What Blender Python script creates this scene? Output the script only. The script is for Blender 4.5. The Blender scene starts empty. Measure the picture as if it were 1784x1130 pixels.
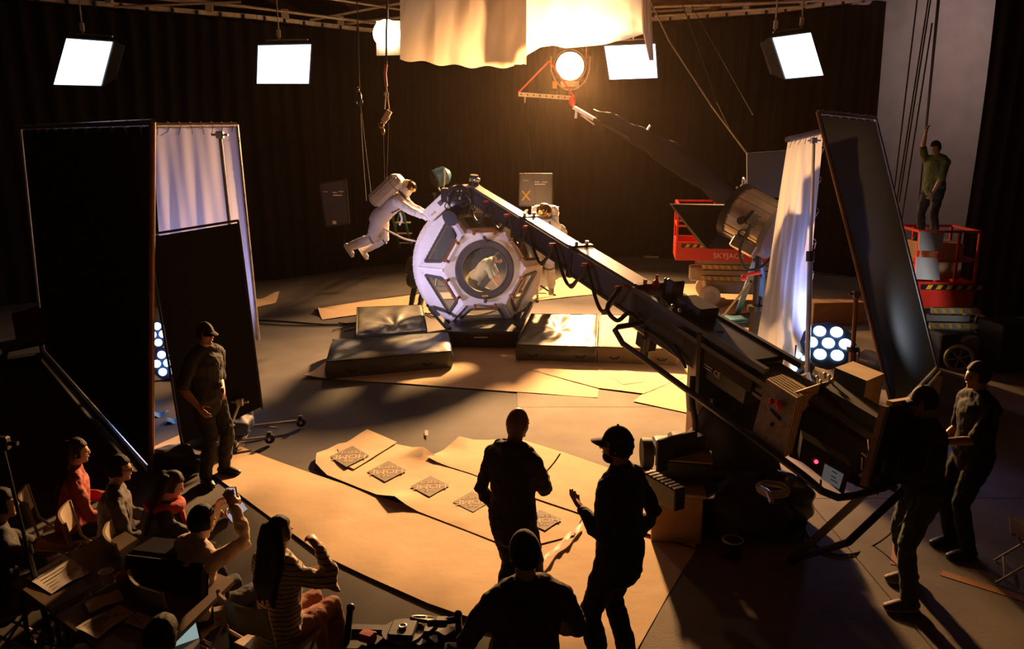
import bpy, bmesh, math, random
import numpy as np
from mathutils import Vector, Matrix
random.seed(7)
S = bpy.context.scene
COL = S.collection
PI = math.pi
V = Vector
# ------------------------------------------------------------------ camera
F, PITCH, H = 1400.0, math.radians(12.7), 3.63
cam = bpy.data.objects.new('camera', bpy.data.cameras.new('camera'))
COL.objects.link(cam)
cam.location = (0, 0, H)
cam.rotation_euler = (PI/2 - PITCH, 0, 0)
cam.data.sensor_width = 36
cam.data.lens = F/1784*36
cam.data.clip_end = 200
S.camera = cam
# ------------------------------------------------------------------ world, exposure
w = bpy.data.worlds.new('world'); S.world = w; w.use_nodes = True
w.node_tree.nodes['Background'].inputs[0].default_value = (.35, .4, .6, 1)
w.node_tree.nodes['Background'].inputs[1].default_value = .004
vs = S.view_settings
vs.view_transform = 'Standard'; vs.look = 'None'; vs.gamma = 1; vs.use_curve_mapping = False
vs.exposure = 0.0
S.cycles.max_bounces = 6; S.cycles.diffuse_bounces = 3; S.cycles.glossy_bounces = 3
S.cycles.transparent_max_bounces = 12; S.cycles.sample_clamp_indirect = 4
S.cycles.caustics_reflective = False; S.cycles.caustics_refractive = False
S.cycles.volume_bounces = 0

def ray(px, py):
    cx, cy = (px-892)/F, (py-565)/F
    c, s = math.cos(PITCH), math.sin(PITCH)
    return V((cx, c-cy*s, -s-cy*c))
def P(px, py, Y):                       # the point seen at a pixel, at distance Y
    d = ray(px, py); return V((0, 0, H)) + d*(Y/d.y)
def G(px, py, z=0.0):                   # the point seen at a pixel, at height z
    d = ray(px, py); return V((0, 0, H)) + d*((z-H)/d.z)

def lamp(name, kind, loc, target, color, energy, size=.3, angle=60, blend=.5, size_y=None):
    l = bpy.data.lights.new(name, kind); l.color = color; l.energy = energy
    if kind == 'SPOT':
        l.shadow_soft_size = size; l.spot_size = math.radians(angle); l.spot_blend = blend
    elif kind == 'AREA':
        l.shape = 'RECTANGLE'; l.size = size; l.size_y = size_y or size
    else: l.shadow_soft_size = size
    o = bpy.data.objects.new(name, l); COL.objects.link(o)
    o.location = loc
    o.rotation_euler = (V(target)-V(loc)).to_track_quat('-Z', 'Y').to_euler()
    return o
WARM = (1, .52, .2)
KEY = P(993, 115, 23.2)
SILK = P(965, 15, 20.5)
ROUND = P(675, 60, 21)
lamp('key_light', 'SPOT', KEY + V((-.05, -.32, -.05)), (-.2, 7.5, 0), WARM, 45000, .42, 66, 1)
lamp('key_spill', 'SPOT', KEY + V((-.05, -.36, -.05)), (.9, 17.5, 0), WARM, 9000, .4, 112, 1)
lamp('added_front_fill', 'SPOT', (-1.6, 2.5, 6.6), (-.55, 15, 1.9), (1, .8, .76), 2200, .35, 15, .9)  # added fill above the view, no fixture; brightens the capsule front
lamp('silk_light', 'SPOT', SILK + V((0, -.3, 0)), P(1010, 15, 17.3), (1, .62, .3), 900, .3, 50, .9)
lamp('round_light', 'SPOT', ROUND + V((0, -.3, 0)), (-1.5, 12, 1.5), (1, .62, .32), 500, .25, 80, .6)

# ------------------------------------------------------------------ materials
MATS = {}
def mat(name, col, rough=.6, metal=0., var=.12, scale=6., bump=0., bscale=30., emit=None, es=0., trans=0., tcol=None, alpha=None, spec=None, stretch=None):
    if name in MATS: return MATS[name]
    m = bpy.data.materials.new(name); m.use_nodes = True
    nt = m.node_tree; b = nt.nodes['Principled BSDF']
    b.inputs['Roughness'].default_value = rough; b.inputs['Metallic'].default_value = metal
    if spec is not None: b.inputs['Specular IOR Level'].default_value = spec
    tc = nt.nodes.new('ShaderNodeTexCoord')
    src = tc.outputs['Object']
    if stretch:
        mp = nt.nodes.new('ShaderNodeMapping'); mp.inputs['Scale'].default_value = stretch
        nt.links.new(src, mp.inputs['Vector']); src = mp.outputs['Vector']
    n = nt.nodes.new('ShaderNodeTexNoise'); n.inputs['Scale'].default_value = scale; n.inputs['Detail'].default_value = 5
    nt.links.new(src, n.inputs['Vector'])
    r = nt.nodes.new('ShaderNodeValToRGB')
    c0 = [max(0, c*(1-var)) for c in col]; c1 = [min(1, c*(1+var)) for c in col]
    r.color_ramp.elements[0].color = (*c0, 1); r.color_ramp.elements[1].color = (*c1, 1)
    r.color_ramp.elements[0].position = .3; r.color_ramp.elements[1].position = .7
    nt.links.new(n.outputs['Fac'], r.inputs['Fac']); nt.links.new(r.outputs['Color'], b.inputs['Base Color'])
    if bump:
        n2 = nt.nodes.new('ShaderNodeTexNoise'); n2.inputs['Scale'].default_value = bscale; n2.inputs['Detail'].default_value = 4
        nt.links.new(src, n2.inputs['Vector'])
        bp = nt.nodes.new('ShaderNodeBump'); bp.inputs['Strength'].default_value = bump; bp.inputs['Distance'].default_value = .02
        nt.links.new(n2.outputs['Fac'], bp.inputs['Height']); nt.links.new(bp.outputs['Normal'], b.inputs['Normal'])
    if emit:
        b.inputs['Emission Color'].default_value = (*emit, 1); b.inputs['Emission Strength'].default_value = es
    if trans:
        t = nt.nodes.new('ShaderNodeBsdfTranslucent'); t.inputs['Color'].default_value = (*(tcol or col), 1)
        mx = nt.nodes.new('ShaderNodeMixShader'); mx.inputs[0].default_value = trans
        nt.links.new(b.outputs[0], mx.inputs[1]); nt.links.new(t.outputs[0], mx.inputs[2])
        nt.links.new(mx.outputs[0], nt.nodes['Material Output'].inputs[0])
    if alpha is not None: b.inputs['Alpha'].default_value = alpha
    MATS[name] = m; return m
def glass_mat():
    m = bpy.data.materials.new('window_glass'); m.use_nodes = True; nt = m.node_tree
    b = nt.nodes['Principled BSDF']; b.inputs['Base Color'].default_value = (.6, .6, .55, 1)
    b.inputs['Roughness'].default_value = .08
    t = nt.nodes.new('ShaderNodeBsdfTransparent'); t.inputs['Color'].default_value = (.85, .88, .85, 1)
    mx = nt.nodes.new('ShaderNodeMixShader'); mx.inputs[0].default_value = .08
    nt.links.new(t.outputs[0], mx.inputs[1]); nt.links.new(b.outputs[0], mx.inputs[2])
    nt.links.new(mx.outputs[0], nt.nodes['Material Output'].inputs[0]); return m
GLASS = glass_mat()
M = dict(
 floor=mat('grey_stage_floor', (.105, .095, .095), .85, var=.2, scale=1.1, bump=.15, bscale=60, spec=.15),
 slab=mat('bare_concrete', (.2, .17, .145), .85, spec=.15, var=.2, scale=1.5, bump=.2, bscale=50),
 joint=mat('joint_dark', (.02, .018, .016), .9),
 curtain=mat('black_velour', (.009, .006, .005), .85, var=.35, scale=1.3, spec=.15),
 drape=mat('dark_drape', (.008, .006, .006), .9, spec=.1),
 wall=mat('grey_plaster', (.5, .43, .42), .9, var=.1, scale=2, bump=.2, bscale=80),
 brown=mat('brown_insulation', (.16, .07, .03), .9, var=.5, scale=2.5, bump=.6, bscale=6),
 steel=mat('track_steel', (.6, .54, .46), .5, .15, var=.2, scale=8),
 pipe=mat('pipe_steel', (.45, .38, .3), .45, .3, var=.2, scale=8),
 paper=mat('brown_floor_paper', (.62, .46, .31), .9, spec=.15, var=.09, scale=1.6, bump=.35, bscale=4),
 ink=mat('grey_brown_ink', (.13, .095, .065), .8, var=.1),
 tape=mat('grey_tape', (.2, .17, .14), .6),
 orange=mat('orange_floor_tape', (.42, .2, .07), .7), yellow=mat('yellow_floor_tape', (.7, .45, .03), .6),
 silk=mat('white_silk', (.85, .8, .72), .7, var=.03, trans=.45, bump=.15, bscale=5),
 bounce=mat('white_bounce_cloth', (.86, .84, .86), .8, var=.03, trans=.25, bump=.35, bscale=5, stretch=(1.6, 1.6, .25)),
 flag=mat('black_flag_cloth', (.007, .007, .008), .8, spec=.2, var=.1),
 sheen=mat('grey_black_flag', (.012, .012, .013), .6, trans=.03, tcol=(.22, .23, .24), var=.1), silk_dim=mat('dimmed_white_silk', (.52, .44, .36), .75, var=.03, trans=.3, bump=.15, bscale=5), olive=mat('olive_black_cloth', (.035, .03, .016), .9), sleeve=mat('black_sleeve_cloth', (.009, .007, .006), .85, spec=.2),  # second silk is a darker copy; weaker lamp light put into its colour
 copper=mat('rusty_pipe', (.25, .12, .06), .45, .6, var=.2), alum=mat('aluminium_pipe', (.6, .6, .62), .35, .8, var=.08),
 black=mat('black_painted_metal', (.018, .018, .02), .42, .2, var=.15), blackm=mat('matte_black', (.012, .011, .011), .8, var=.2),
 rubber=mat('black_rubber', (.015, .015, .015), .7), plastic=mat('black_plastic', (.02, .02, .022), .35),
 beam=mat('dark_grey_beam', (.06, .058, .065), .42, .3, var=.15, scale=3), beamtop=mat('polished_beam_top', (.55, .5, .45), .32, .7, var=.1),
 ply=mat('plywood', (.42, .31, .19), .65, var=.14, scale=5, stretch=(1, 1, 4)), plyedge=mat('plywood_edge', (.36, .25, .14), .7, var=.35, scale=14, stretch=(1, 1, 12)),
 speck=mat('speckled_ply_face', (.36, .31, .26), .6, var=.25, scale=20),
 vinyl=mat('black_grey_vinyl', (.07, .068, .058), .42, var=.15, scale=3, bump=.9, bscale=3.5), vinyl2=mat('brown_canvas_mat', (.16, .12, .07), .75, var=.15, bump=.3, bscale=20),
 hull=mat('white_hull_paint', (.74, .7, .7), .5, var=.07, scale=5, bump=.08, bscale=20), gasket=mat('dark_grey_gasket', (.07, .06, .06), .5),
 gold=mat('orange_anodised', (.36, .15, .05), .4, .5), rivet=mat('rivet_grey', (.35, .32, .3), .4, .5),
 suit=mat('white_space_suit', (.78, .74, .7), .8, var=.06, bump=.8, bscale=14), visor=mat('gold_visor', (.35, .22, .1), .12, .9),
 strap=mat('grey_strap', (.1, .1, .13), .7), redstrap=mat('red_strap', (.5, .06, .03), .6), rope=mat('dark_rope', (.035, .026, .02), .8), lightrope=mat('tan_rope', (.5, .4, .28), .8),
 red=mat('red_lift_paint', (.62, .03, .015), .4, var=.1), liftgrey=mat('lift_grey_paint', (.3, .27, .23), .5, var=.12), warn=mat('warning_yellow', (.75, .4, .02), .5),
 white=mat('white_paint', (.8, .78, .75), .5), tyre=mat('pale_tyre', (.42, .38, .34), .7), silver=mat('silver_housing', (.62, .58, .55), .28, .85, var=.2, scale=4),
 lampback=mat('blue_grey_lamp_back', (.09, .085, .12), .5), bluestand=mat('blue_stand_paint', (.04, .16, .3), .45), bluepad=mat('light_blue_pad', (.12, .38, .55), .7), greenl=mat('green_ladder', (.03, .16, .08), .5),
 skin=mat('skin', (.45, .24, .15), .5, var=.08), skin2=mat('skin_light', (.56, .33, .23), .5, var=.08), hair=mat('dark_brown_hair', (.014, .008, .005), .65, spec=.2, var=.4, scale=40, bump=.6, bscale=60, stretch=(4, 4, .5)), hair2=mat('auburn_hair', (.03, .012, .007), .65, spec=.2, var=.3, scale=40, bump=.5, bscale=60),
 btee=mat('black_tee', (.018, .017, .015), .85, bump=.5, bscale=12), btrouser=mat('black_trousers', (.018, .017, .018), .85, bump=.5, bscale=12), hood=mat('charcoal_hoodie', (.035, .026, .022), .9, bump=.5, bscale=12), jean=mat('dark_jeans', (.02, .022, .03), .85, bump=.4, bscale=14), jean2=mat('blue_grey_jeans', (.06, .075, .09), .85, bump=.4, bscale=14),
 sweater=mat('brown_grey_sweater', (.075, .055, .042), .95, bump=.5, bscale=25), redj=mat('red_jacket', (.34, .035, .015), .75, bump=.4, bscale=10), cream=mat('cream_knit', (.55, .43, .34), .85, bump=.5, bscale=14), lilac=mat('pale_top', (.12, .1, .11), .85, bump=.4, bscale=14), scarf=mat('crimson_scarf', (.45, .03, .03), .8, bump=.6, bscale=15), rust=mat('rust_trousers', (.27, .1, .06), .85, bump=.6, bscale=9), green=mat('olive_green_tee', (.07, .1, .025), .85, bump=.4, bscale=10), grey=mat('grey_green_tee', (.3, .3, .26), .85, bump=.5, bscale=10), tan=mat('tan_leather', (.14, .075, .04), .6), shoe=mat('dark_shoe', (.03, .022, .018), .45), wshoe=mat('white_shoe', (.6, .55, .5), .6),
 chair=mat('beige_folding_chair', (.42, .33, .25), .45, .2), table=mat('dark_table_top', (.1, .062, .032), .5, var=.15), sheet=mat('white_paper', (.62, .56, .5), .8, var=.05), clear=mat('clear_plastic', (.75, .7, .62), .15, alpha=.4), redb=mat('red_ball', (.65, .03, .03), .35), card=mat('cardboard', (.36, .2, .1), .85), navy=mat('navy_bag', (.02, .035, .1), .6), bluecloth=mat('blue_cloth', (.05, .25, .6), .8), eye=mat('eye_dark', (.01, .01, .01), .2), lip=mat('lip', (.35, .1, .08), .5),
 e_led=mat('led_panel_glow', (.9, .93, 1), .5, emit=(.82, .9, 1), es=2.6), e_key=mat('key_lens_glow', (1, .8, .5), .5, emit=(1, .74, .4), es=30), e_round=mat('round_lens_glow', (1, .9, .7), .5, emit=(1, .8, .5), es=12),
 e_blue=mat('blue_white_led', (.6, .8, 1), .5, emit=(.45, .75, 1), es=7), e_screen=mat('laptop_screen_glow', (.5, .6, .6), .4, emit=(.45, .6, .58), es=.55), e_phone=mat('phone_screen_glow', (.4, .45, .6), .4, emit=(.5, .6, .85), es=.5), e_red=mat('red_pilot_glow', (1, .05, .1), .4, emit=(1, .05, .12), es=3), e_mon=mat('monitor_grey_glow', (.3, .3, .3), .4, emit=(.5, .5, .5), es=.12),
)
def striped():
    m = mat('striped_knit', (.6, .48, .38), .85, bump=.4, bscale=20)
    nt = m.node_tree; b = nt.nodes['Principled BSDF']
    tc = nt.nodes.new('ShaderNodeTexCoord'); wv = nt.nodes.new('ShaderNodeTexWave'); wv.bands_direction = 'Z'
    wv.inputs['Scale'].default_value = 10; wv.inputs['Distortion'].default_value = .6; wv.inputs['Detail'].default_value = 1
    nt.links.new(tc.outputs['Object'], wv.inputs['Vector'])
    r = nt.nodes.new('ShaderNodeValToRGB'); r.color_ramp.elements[0].color = (.06, .05, .05, 1); r.color_ramp.elements[1].color = (.6, .47, .37, 1)
    r.color_ramp.elements[0].position = .1; r.color_ramp.elements[1].position = .2
    nt.links.new(wv.outputs['Fac'], r.inputs['Fac']); nt.links.new(r.outputs['Color'], b.inputs['Base Color']); return m
M['stripe'] = striped()

# ------------------------------------------------------------------ mesh builder
def frame_of(d, ref=V((0, 0, 1))):
    d = V(d).normalized(); ref = V(ref)
    x = ref.cross(d)
    if x.length < 1e-4: x = V((1, 0, 0)).cross(d)
    if x.length < 1e-4: x = V((0, 1, 0)).cross(d)
    x.normalize(); y = d.cross(x); return x, y, d
class MB:
    def __init__(s): s.v = []; s.f = []
    def add(s, vs_, fs):
        n = len(s.v); s.v += [tuple(q) for q in vs_]; s.f += [tuple(i+n for i in f) for f in fs]; return s
    def box(s, c, size, rot=None, bev=0):
        c = V(c); hx, hy, hz = [a/2 for a in size]
        if bev:
            b = min(bev, hx*.9, hy*.9, hz*.9); vv = []
            pts = [(hx-b, hy), (hx, hy-b), (hx, -hy+b), (hx-b, -hy), (-hx+b, -hy), (-hx, -hy+b), (-hx, hy-b), (-hx+b, hy)]
            rings = [(-hz, b), (-hz+b, 0), (hz-b, 0), (hz, b)]
            for z, ins in rings:
                for (x, y) in pts: vv.append(V((x*(hx-ins)/hx, y*(hy-ins)/hy, z)))
            fs = [(r*8+i, r*8+8+i, r*8+8+(i+1) % 8, r*8+(i+1) % 8) for r in range(3) for i in range(8)]
            fs += [tuple(range(8)), tuple(range(31, 23, -1))]
        else:
            vv = [V((x, y, z)) for z in (-hz, hz) for y in (-hy, hy) for x in (-hx, hx)]
            fs = [(0, 2, 3, 1), (4, 5, 7, 6), (0, 1, 5, 4), (2, 6, 7, 3), (0, 4, 6, 2), (1, 3, 7, 5)]
        if rot is not None: vv = [rot @ q for q in vv]
        return s.add([q+c for q in vv], fs)
    def hexa(s, b, t):                                # 4 bottom + 4 top corners
        return s.add(list(b)+list(t), [(3, 2, 1, 0), (4, 5, 6, 7), (0, 1, 5, 4), (1, 2, 6, 5), (2, 3, 7, 6), (3, 0, 4, 7)])
    def bar(s, a, b, wx, wy, ref=V((0, 0, 1))):       # box from a to b; wx across, wy along ref-ish
        a, b = V(a), V(b); x, y, d = frame_of(b-a, ref)
        q = [x*sx*wx/2+y*sy*wy/2 for sx, sy in ((-1, -1), (1, -1), (1, 1), (-1, 1))]
        return s.add([a+k for k in q]+[b+k for k in q], [(3, 2, 1, 0), (4, 5, 6, 7), (0, 1, 5, 4), (1, 2, 6, 5), (2, 3, 7, 6), (3, 0, 4, 7)])
    def tube(s, pts, r, n=8, closed=False):
        pts = [V(p) for p in pts]; m = len(pts); vv = []; x = None
        for i, p in enumerate(pts):
            if closed: d = pts[(i+1) % m]-pts[i-1]
            else: d = pts[min(i+1, m-1)]-pts[max(i-1, 0)]
            if d.length < 1e-9: d = V((0, 0, 1))
            d.normalize()
            if x is None: x = frame_of(d)[0]
            else:
                x = x-d*x.dot(d)
                x = x.normalized() if x.length > 1e-5 else frame_of(d)[0]
            y = d.cross(x); rr = r[i] if isinstance(r, (list, tuple)) else r
            for k in range(n):
                a = 2*PI*k/n; vv.append(p+x*math.cos(a)*rr+y*math.sin(a)*rr)
        fs = []
        for i in range(m if closed else m-1):
            j = (i+1) % m
            fs += [(i*n+k, i*n+(k+1) % n, j*n+(k+1) % n, j*n+k) for k in range(n)]
        if not closed: fs += [tuple(range(n-1, -1, -1)), tuple((m-1)*n+k for k in range(n))]
        return s.add(vv, fs)
    def cyl(s, a, b, r, r2=None, n=16): return s.tube([a, b], [r, r if r2 is None else r2], n)
    def ring(s, c, d, R, r, n=24, k=8):
        x, y, _ = frame_of(d); return s.tube([V(c)+x*math.cos(2*PI*i/n)*R+y*math.sin(2*PI*i/n)*R for i in range(n)], r, k, True)
    def ell(s, c, r, rot=None, n=14, m=9, fn=None):
        c = V(c); vv = []
        if isinstance(r, (int, float)): r = (r, r, r)
        for j in range(m+1):
            t = PI*j/m
            for i in range(n):
                a = 2*PI*i/n; u = V((math.sin(t)*math.cos(a), math.sin(t)*math.sin(a), math.cos(t)))
                p = fn(u) if fn else V((u.x*r[0], u.y*r[1], u.z*r[2]))
                if rot is not None: p = rot @ p
                vv.append(p+c)
        fs = [(j*n+i, (j+1)*n+i, (j+1)*n+(i+1) % n, j*n+(i+1) % n) for j in range(m) for i in range(n)]
        return s.add(vv, fs)
    def loft(s, pts, rad, ref, n=14, dome=True):      # elliptical rings with domed ends
        pts = [V(p) for p in pts]; rad = [(q, q) if isinstance(q, (int, float)) else q for q in rad]
        P2, R2 = list(pts), list(rad)
        if dome:
            d0 = (pts[0]-pts[1]).normalized(); d1 = (pts[-1]-pts[-2]).normalized()
            def dm(p, q, d): k = min(q); return [(p+d*k*math.sin(t)*.9, (q[0]*math.cos(t), q[1]*math.cos(t))) for t in (.5, 1.0, 1.4)]
            a = dm(pts[0], rad[0], d0)[::-1]; b = dm(pts[-1], rad[-1], d1)
            P2 = [q[0] for q in a]+pts+[q[0] for q in b]; R2 = [q[1] for q in a]+rad+[q[1] for q in b]
        vv = []; m = len(P2); ref = V(ref)
        for i, p in enumerate(P2):
            d = (P2[min(i+1, m-1)]-P2[max(i-1, 0)]).normalized()
            x = ref-d*ref.dot(d)
            x = x.normalized() if x.length > 1e-3 else frame_of(d)[0]
            y = d.cross(x)
            for k in range(n):
                a = 2*PI*k/n; vv.append(p+x*math.cos(a)*R2[i][0]+y*math.sin(a)*R2[i][1])
        fs = [(i*n+k, i*n+(k+1) % n, (i+1)*n+(k+1) % n, (i+1)*n+k) for i in range(m-1) for k in range(n)]
        fs += [tuple(range(n-1, -1, -1)), tuple((m-1)*n+k for k in range(n))]
        return s.add(vv, fs)
    def grid(s, fn, nu, nv, thick=None):              # fn(u,v) -> point ; thin two-sided sheet when thick is a vector or length
        A = [[V(fn(i/nu, j/nv)) for i in range(nu+1)] for j in range(nv+1)]
        vv = [p for r_ in A for p in r_]; k = nu+1
        fs = [(j*k+i, j*k+i+1, (j+1)*k+i+1, (j+1)*k+i) for j in range(nv) for i in range(nu)]
        if thick is not None:
            n0 = len(vv); vv = vv+[p+V(thick) for p in vv]
            fs = [tuple(reversed(f)) for f in fs]+[tuple(i+n0 for i in f) for f in fs]
            e = [i for i in range(k)]+[j*k+nu for j in range(1, nv+1)]+[nv*k+i for i in range(nu-1, -1, -1)]+[j*k for j in range(nv-1, 0, -1)]
            fs += [(e[i], e[(i+1) % len(e)], e[(i+1) % len(e)]+n0, e[i]+n0) for i in range(len(e))]
        return s.add(vv, fs)
    def prism(s, poly, up):
        n = len(poly); poly = [V(p) for p in poly]; up = V(up)
        return s.add(poly+[p+up for p in poly], [tuple(range(n-1, -1, -1)), tuple(range(n, 2*n))]+[(i, (i+1) % n, n+(i+1) % n, n+i) for i in range(n)])
def worldloc(o):
    p = V((0, 0, 0))
    while o: p += o.location; o = o.parent
    return p
def obj(name, mb, m, parent=None, smooth=False, kind=None, label=None, origin=None):
    off = worldloc(parent) if parent else V((0, 0, 0))
    loc = V((0, 0, 0))
    if parent is None:
        a = np.array(mb.v); loc = V(((a[:, 0].min()+a[:, 0].max())/2, (a[:, 1].min()+a[:, 1].max())/2, a[:, 2].min())) if origin is None else V(origin)
        off = loc
    me = bpy.data.meshes.new(name); me.from_pydata([tuple(V(q)-off) for q in mb.v], [], mb.f); me.materials.append(m)
    bm = bmesh.new(); bm.from_mesh(me); bmesh.ops.recalc_face_normals(bm, faces=bm.faces); bm.to_mesh(me); bm.free()
    if smooth:
        me.polygons.foreach_set('use_smooth', [True]*len(me.polygons))
        if smooth != 'full': me.set_sharp_from_angle(angle=math.radians(40))
    o = bpy.data.objects.new(name, me); COL.objects.link(o); o.location = loc
    if parent: o.parent = parent
    if kind: o['kind'] = kind
    if label: o['label'] = label
    return o
def thing(name, label, cat, loc, group=None):
    o = bpy.data.objects.new(name, None); COL.objects.link(o); o.location = loc; o.empty_display_size = .1
    return tag(o, label, cat, group)
def tag(o, label, cat, group=None):
    o['label'] = label; o['category'] = cat
    if group: o['group'] = group
    return o
def one(name, label, cat, mb, m, group=None, smooth=False, kind=None): return tag(obj(name, mb, m, smooth=smooth, kind=kind), label, cat, group)
def dup(r, loc, rotz, label=None, group=None):
    c = r.copy(); COL.objects.link(c); c.location = loc; c.rotation_euler = (0, 0, rotz)
    if label: c['label'] = label
    if group: c['group'] = group
    def rec(a, b):
        for ch in list(a.children):
            d = ch.copy(); COL.objects.link(d); d.parent = b; rec(ch, d)
    rec(r, c); return c
def curve(pts, n=6):                                  # Catmull-Rom
    pts = [V(p) for p in pts]; q = [pts[0]*2-pts[1]]+pts+[pts[-1]*2-pts[-2]]; out = []
    for i in range(1, len(q)-2):
        for k in range(n):
            t = k/n; a, b, c, d = q[i-1], q[i], q[i+1], q[i+2]
            out.append(.5*((2*b)+(c-a)*t+(2*a-5*b+4*c-d)*t*t+(3*b-a-3*c+d)*t*t*t))
    out.append(pts[-1]); return out
def text(body, size, origin, xdir, ydir, m, parent, ext=.001, name='lettering'):
    c = bpy.data.curves.new(name, 'FONT'); c.body = body; c.size = size; c.align_x = 'CENTER'; c.align_y = 'CENTER'; c.extrude = ext; c.resolution_u = 2
    o = bpy.data.objects.new(name+'_tmp', c)
    COL.objects.link(o); bpy.context.view_layer.update()
    me = bpy.data.meshes.new_from_object(o.evaluated_get(bpy.context.evaluated_depsgraph_get()))
    bpy.data.objects.remove(o)
    x, y = V(xdir), V(ydir); z = x.cross(y).normalized()
    off = worldloc(parent) if parent else V((0, 0, 0))
    for v in me.vertices: v.co = V(origin)+x*v.co.x+y*v.co.y+z*v.co.z-off
    me.materials.clear(); me.materials.append(m)
    o = bpy.data.objects.new(name, me); COL.objects.link(o)
    if parent: o.parent = parent
    return o
# ------------------------------------------------------------------ setting
def struct(name, mb, m, smooth=False):
    o = obj(name, mb, m, smooth=smooth); o['kind'] = 'structure'; return o
struct('floor', MB().box((0, 13, -.06), (36, 44, .1)), M['floor'])
# concrete slabs showing at the right and front right
fl = bpy.data.objects['floor']
sd = (G(1610, 1112)-G(1405, 868)).normalized(); sn = V((-sd.y, sd.x, 0))
o0 = G(1405, 868)
sl_me = None
for i in range(-3, 3):
    for j in range(-1, 4):
        c = o0+sd*(i*3.0+1.5)+sn*(j*3.0+1.5)
        if c.x < 1.2 and c.y > 3: continue
        if sl_me is None:
            s0 = obj('slab', MB().bar(c-sd*1.494+V((0, 0, -.03)), c+sd*1.494+V((0, 0, -.03)), 2.988, .062), M['slab'], fl); sl_me = (s0, c)
        else:
            s1 = s0.copy(); COL.objects.link(s1); s1.location = c-sl_me[1]
for k, s_ in enumerate([(-20, 20)]):
    pass
def curtain(name, label, pts, zt, zb, fold=.42, amp=.11, m=None, group=None, ntop=None):
    pts = [V(p) for p in pts]; L = [0]
    for a, b in zip(pts, pts[1:]): L.append(L[-1]+(b-a).length)
    T = L[-1]; nu = int(T/fold*8); rnd = [random.uniform(.6, 1.35) for _ in range(int(T/fold)+4)]; ph = [random.uniform(-.8, .8) for _ in rnd]
    def at(t):
        for i in range(len(L)-1):
            if t <= L[i+1]+1e-6:
                k = (t-L[i])/(L[i+1]-L[i]); return pts[i].lerp(pts[i+1], k), (pts[i+1]-pts[i]).normalized()
        return pts[-1], (pts[-1]-pts[-2]).normalized()
    def fn(u, v):
        t = u*T; p, d = at(t); n = V((-d.y, d.x, 0)); k = int(t/fold); a = amp*rnd[k]
        h = a*math.sin(2*PI*t/fold+ph[k]*0+.5*math.sin(3*v+k*0))*(.55+.45*(1-v))+.05*math.sin(t*1.3+v*2)
        z = zt+(zb-zt)*v
        if callable(zt): z = zt(u)+(zb-zt(u))*v
        return p+n*h+d*.06*math.sin(v*4+t)+V((0, 0, z - (0 if v > .05 else .03*math.sin(t*9))))
    mb = MB().grid(fn, nu, 10)
    return one(name, label, 'curtain', mb, m or M['curtain'], group, smooth='full')
curtain('stage_curtain', 'long black pleated curtain behind the left lights, hung from the lit steel track', [(-15, 15.5, 0), (-10.2, 19.2, 0), (-6.5, 21.7, 0), (-4.1, 24.1, 0), (-.5, 26.4, 0)], 6.65, .02, group='black stage curtains')
curtain('stage_curtain', 'black pleated curtain behind the boom arm and red lift, brownish folds in lamp light', [(-.7, 26.6, 0), (4.5, 26.0, 0), (7.5, 24.5, 0), (9.6, 21.9, 0)], 7.2, .02, group='black stage curtains')
curtain('side_drape', 'dark drape at the far right, beside the man on the lift', [(9.35, 16.6, 0), (11.5, 15.8, 0), (14, 13, 0)], 8, .02, fold=.3, m=M['drape'])
struct('wall_right', MB().box((14.2, 23, 4), (10.2, .2, 8.2)), M['wall'])
struct('wall_back', MB().box((-1, 28.6, 4), (34, .2, 8.2)), M['brown'])
struct('wall_left', MB().box((-16.5, 13, 4), (.2, 44, 8.2)), M['drape'])
struct('ceiling', MB().box((0, 13, 7.75), (36, 44, .1)), M['brown'])
cl = bpy.data.objects['ceiling']
jo = None
for k in range(13):
    x = -13+k*2.1
    if jo is None: jo = obj('joist', MB().box((x, 20, 7.55), (.12, 17, .28)), M['brown'], cl); x0 = x
    else: j = jo.copy(); COL.objects.link(j); j.location = (x-x0, 0, 0)
def track(name, label, pts, z):
    t = thing(name, label, 'track', pts[0][:2]+(z,), 'curtain tracks')
    pts = [V((*p[:2], z)) for p in pts]
    rl = MB(); [rl.bar(a, b, .14, .1) for a, b in zip(pts, pts[1:])]; obj('rail', rl, M['steel'], t)
    up = MB(); [up.bar(a+V((0, 0, .22)), b+V((0, 0, .22)), .06, .06) for a, b in zip(pts, pts[1:])]; obj('top_pipe', up, M['pipe'], t)
    for a, b in zip(pts, pts[1:]):
        n = int((b-a).length/.55)
        for i in range(n):
            c = a.lerp(b, (i+.5)/n); obj('carrier', MB().box(c+V((0, -.1, -.03)), (.05, .1, .12)), M['black'], t)
        n = max(2, int((b-a).length/1.8))
        for i in range(n):
            c = a.lerp(b, (i+.5)/n); obj('hanger', MB().box(c+V((0, -.05, .14)), (.16, .14, .26)), M['steel'], t)
track('curtain_track', 'pale steel curtain track above the left black curtain', [(-14, 16.1, 0), (-10.2, 19.1, 0), (-6.5, 21.6, 0), (-4.1, 24.0, 0), (-2, 25.3, 0)], 6.75)
track('curtain_track', 'steel curtain track above the right black curtain', [(2.5, 25.9, 0), (4.5, 25.8, 0), (7.5, 24.3, 0), (9.7, 21.7, 0)], 7.3)
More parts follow.
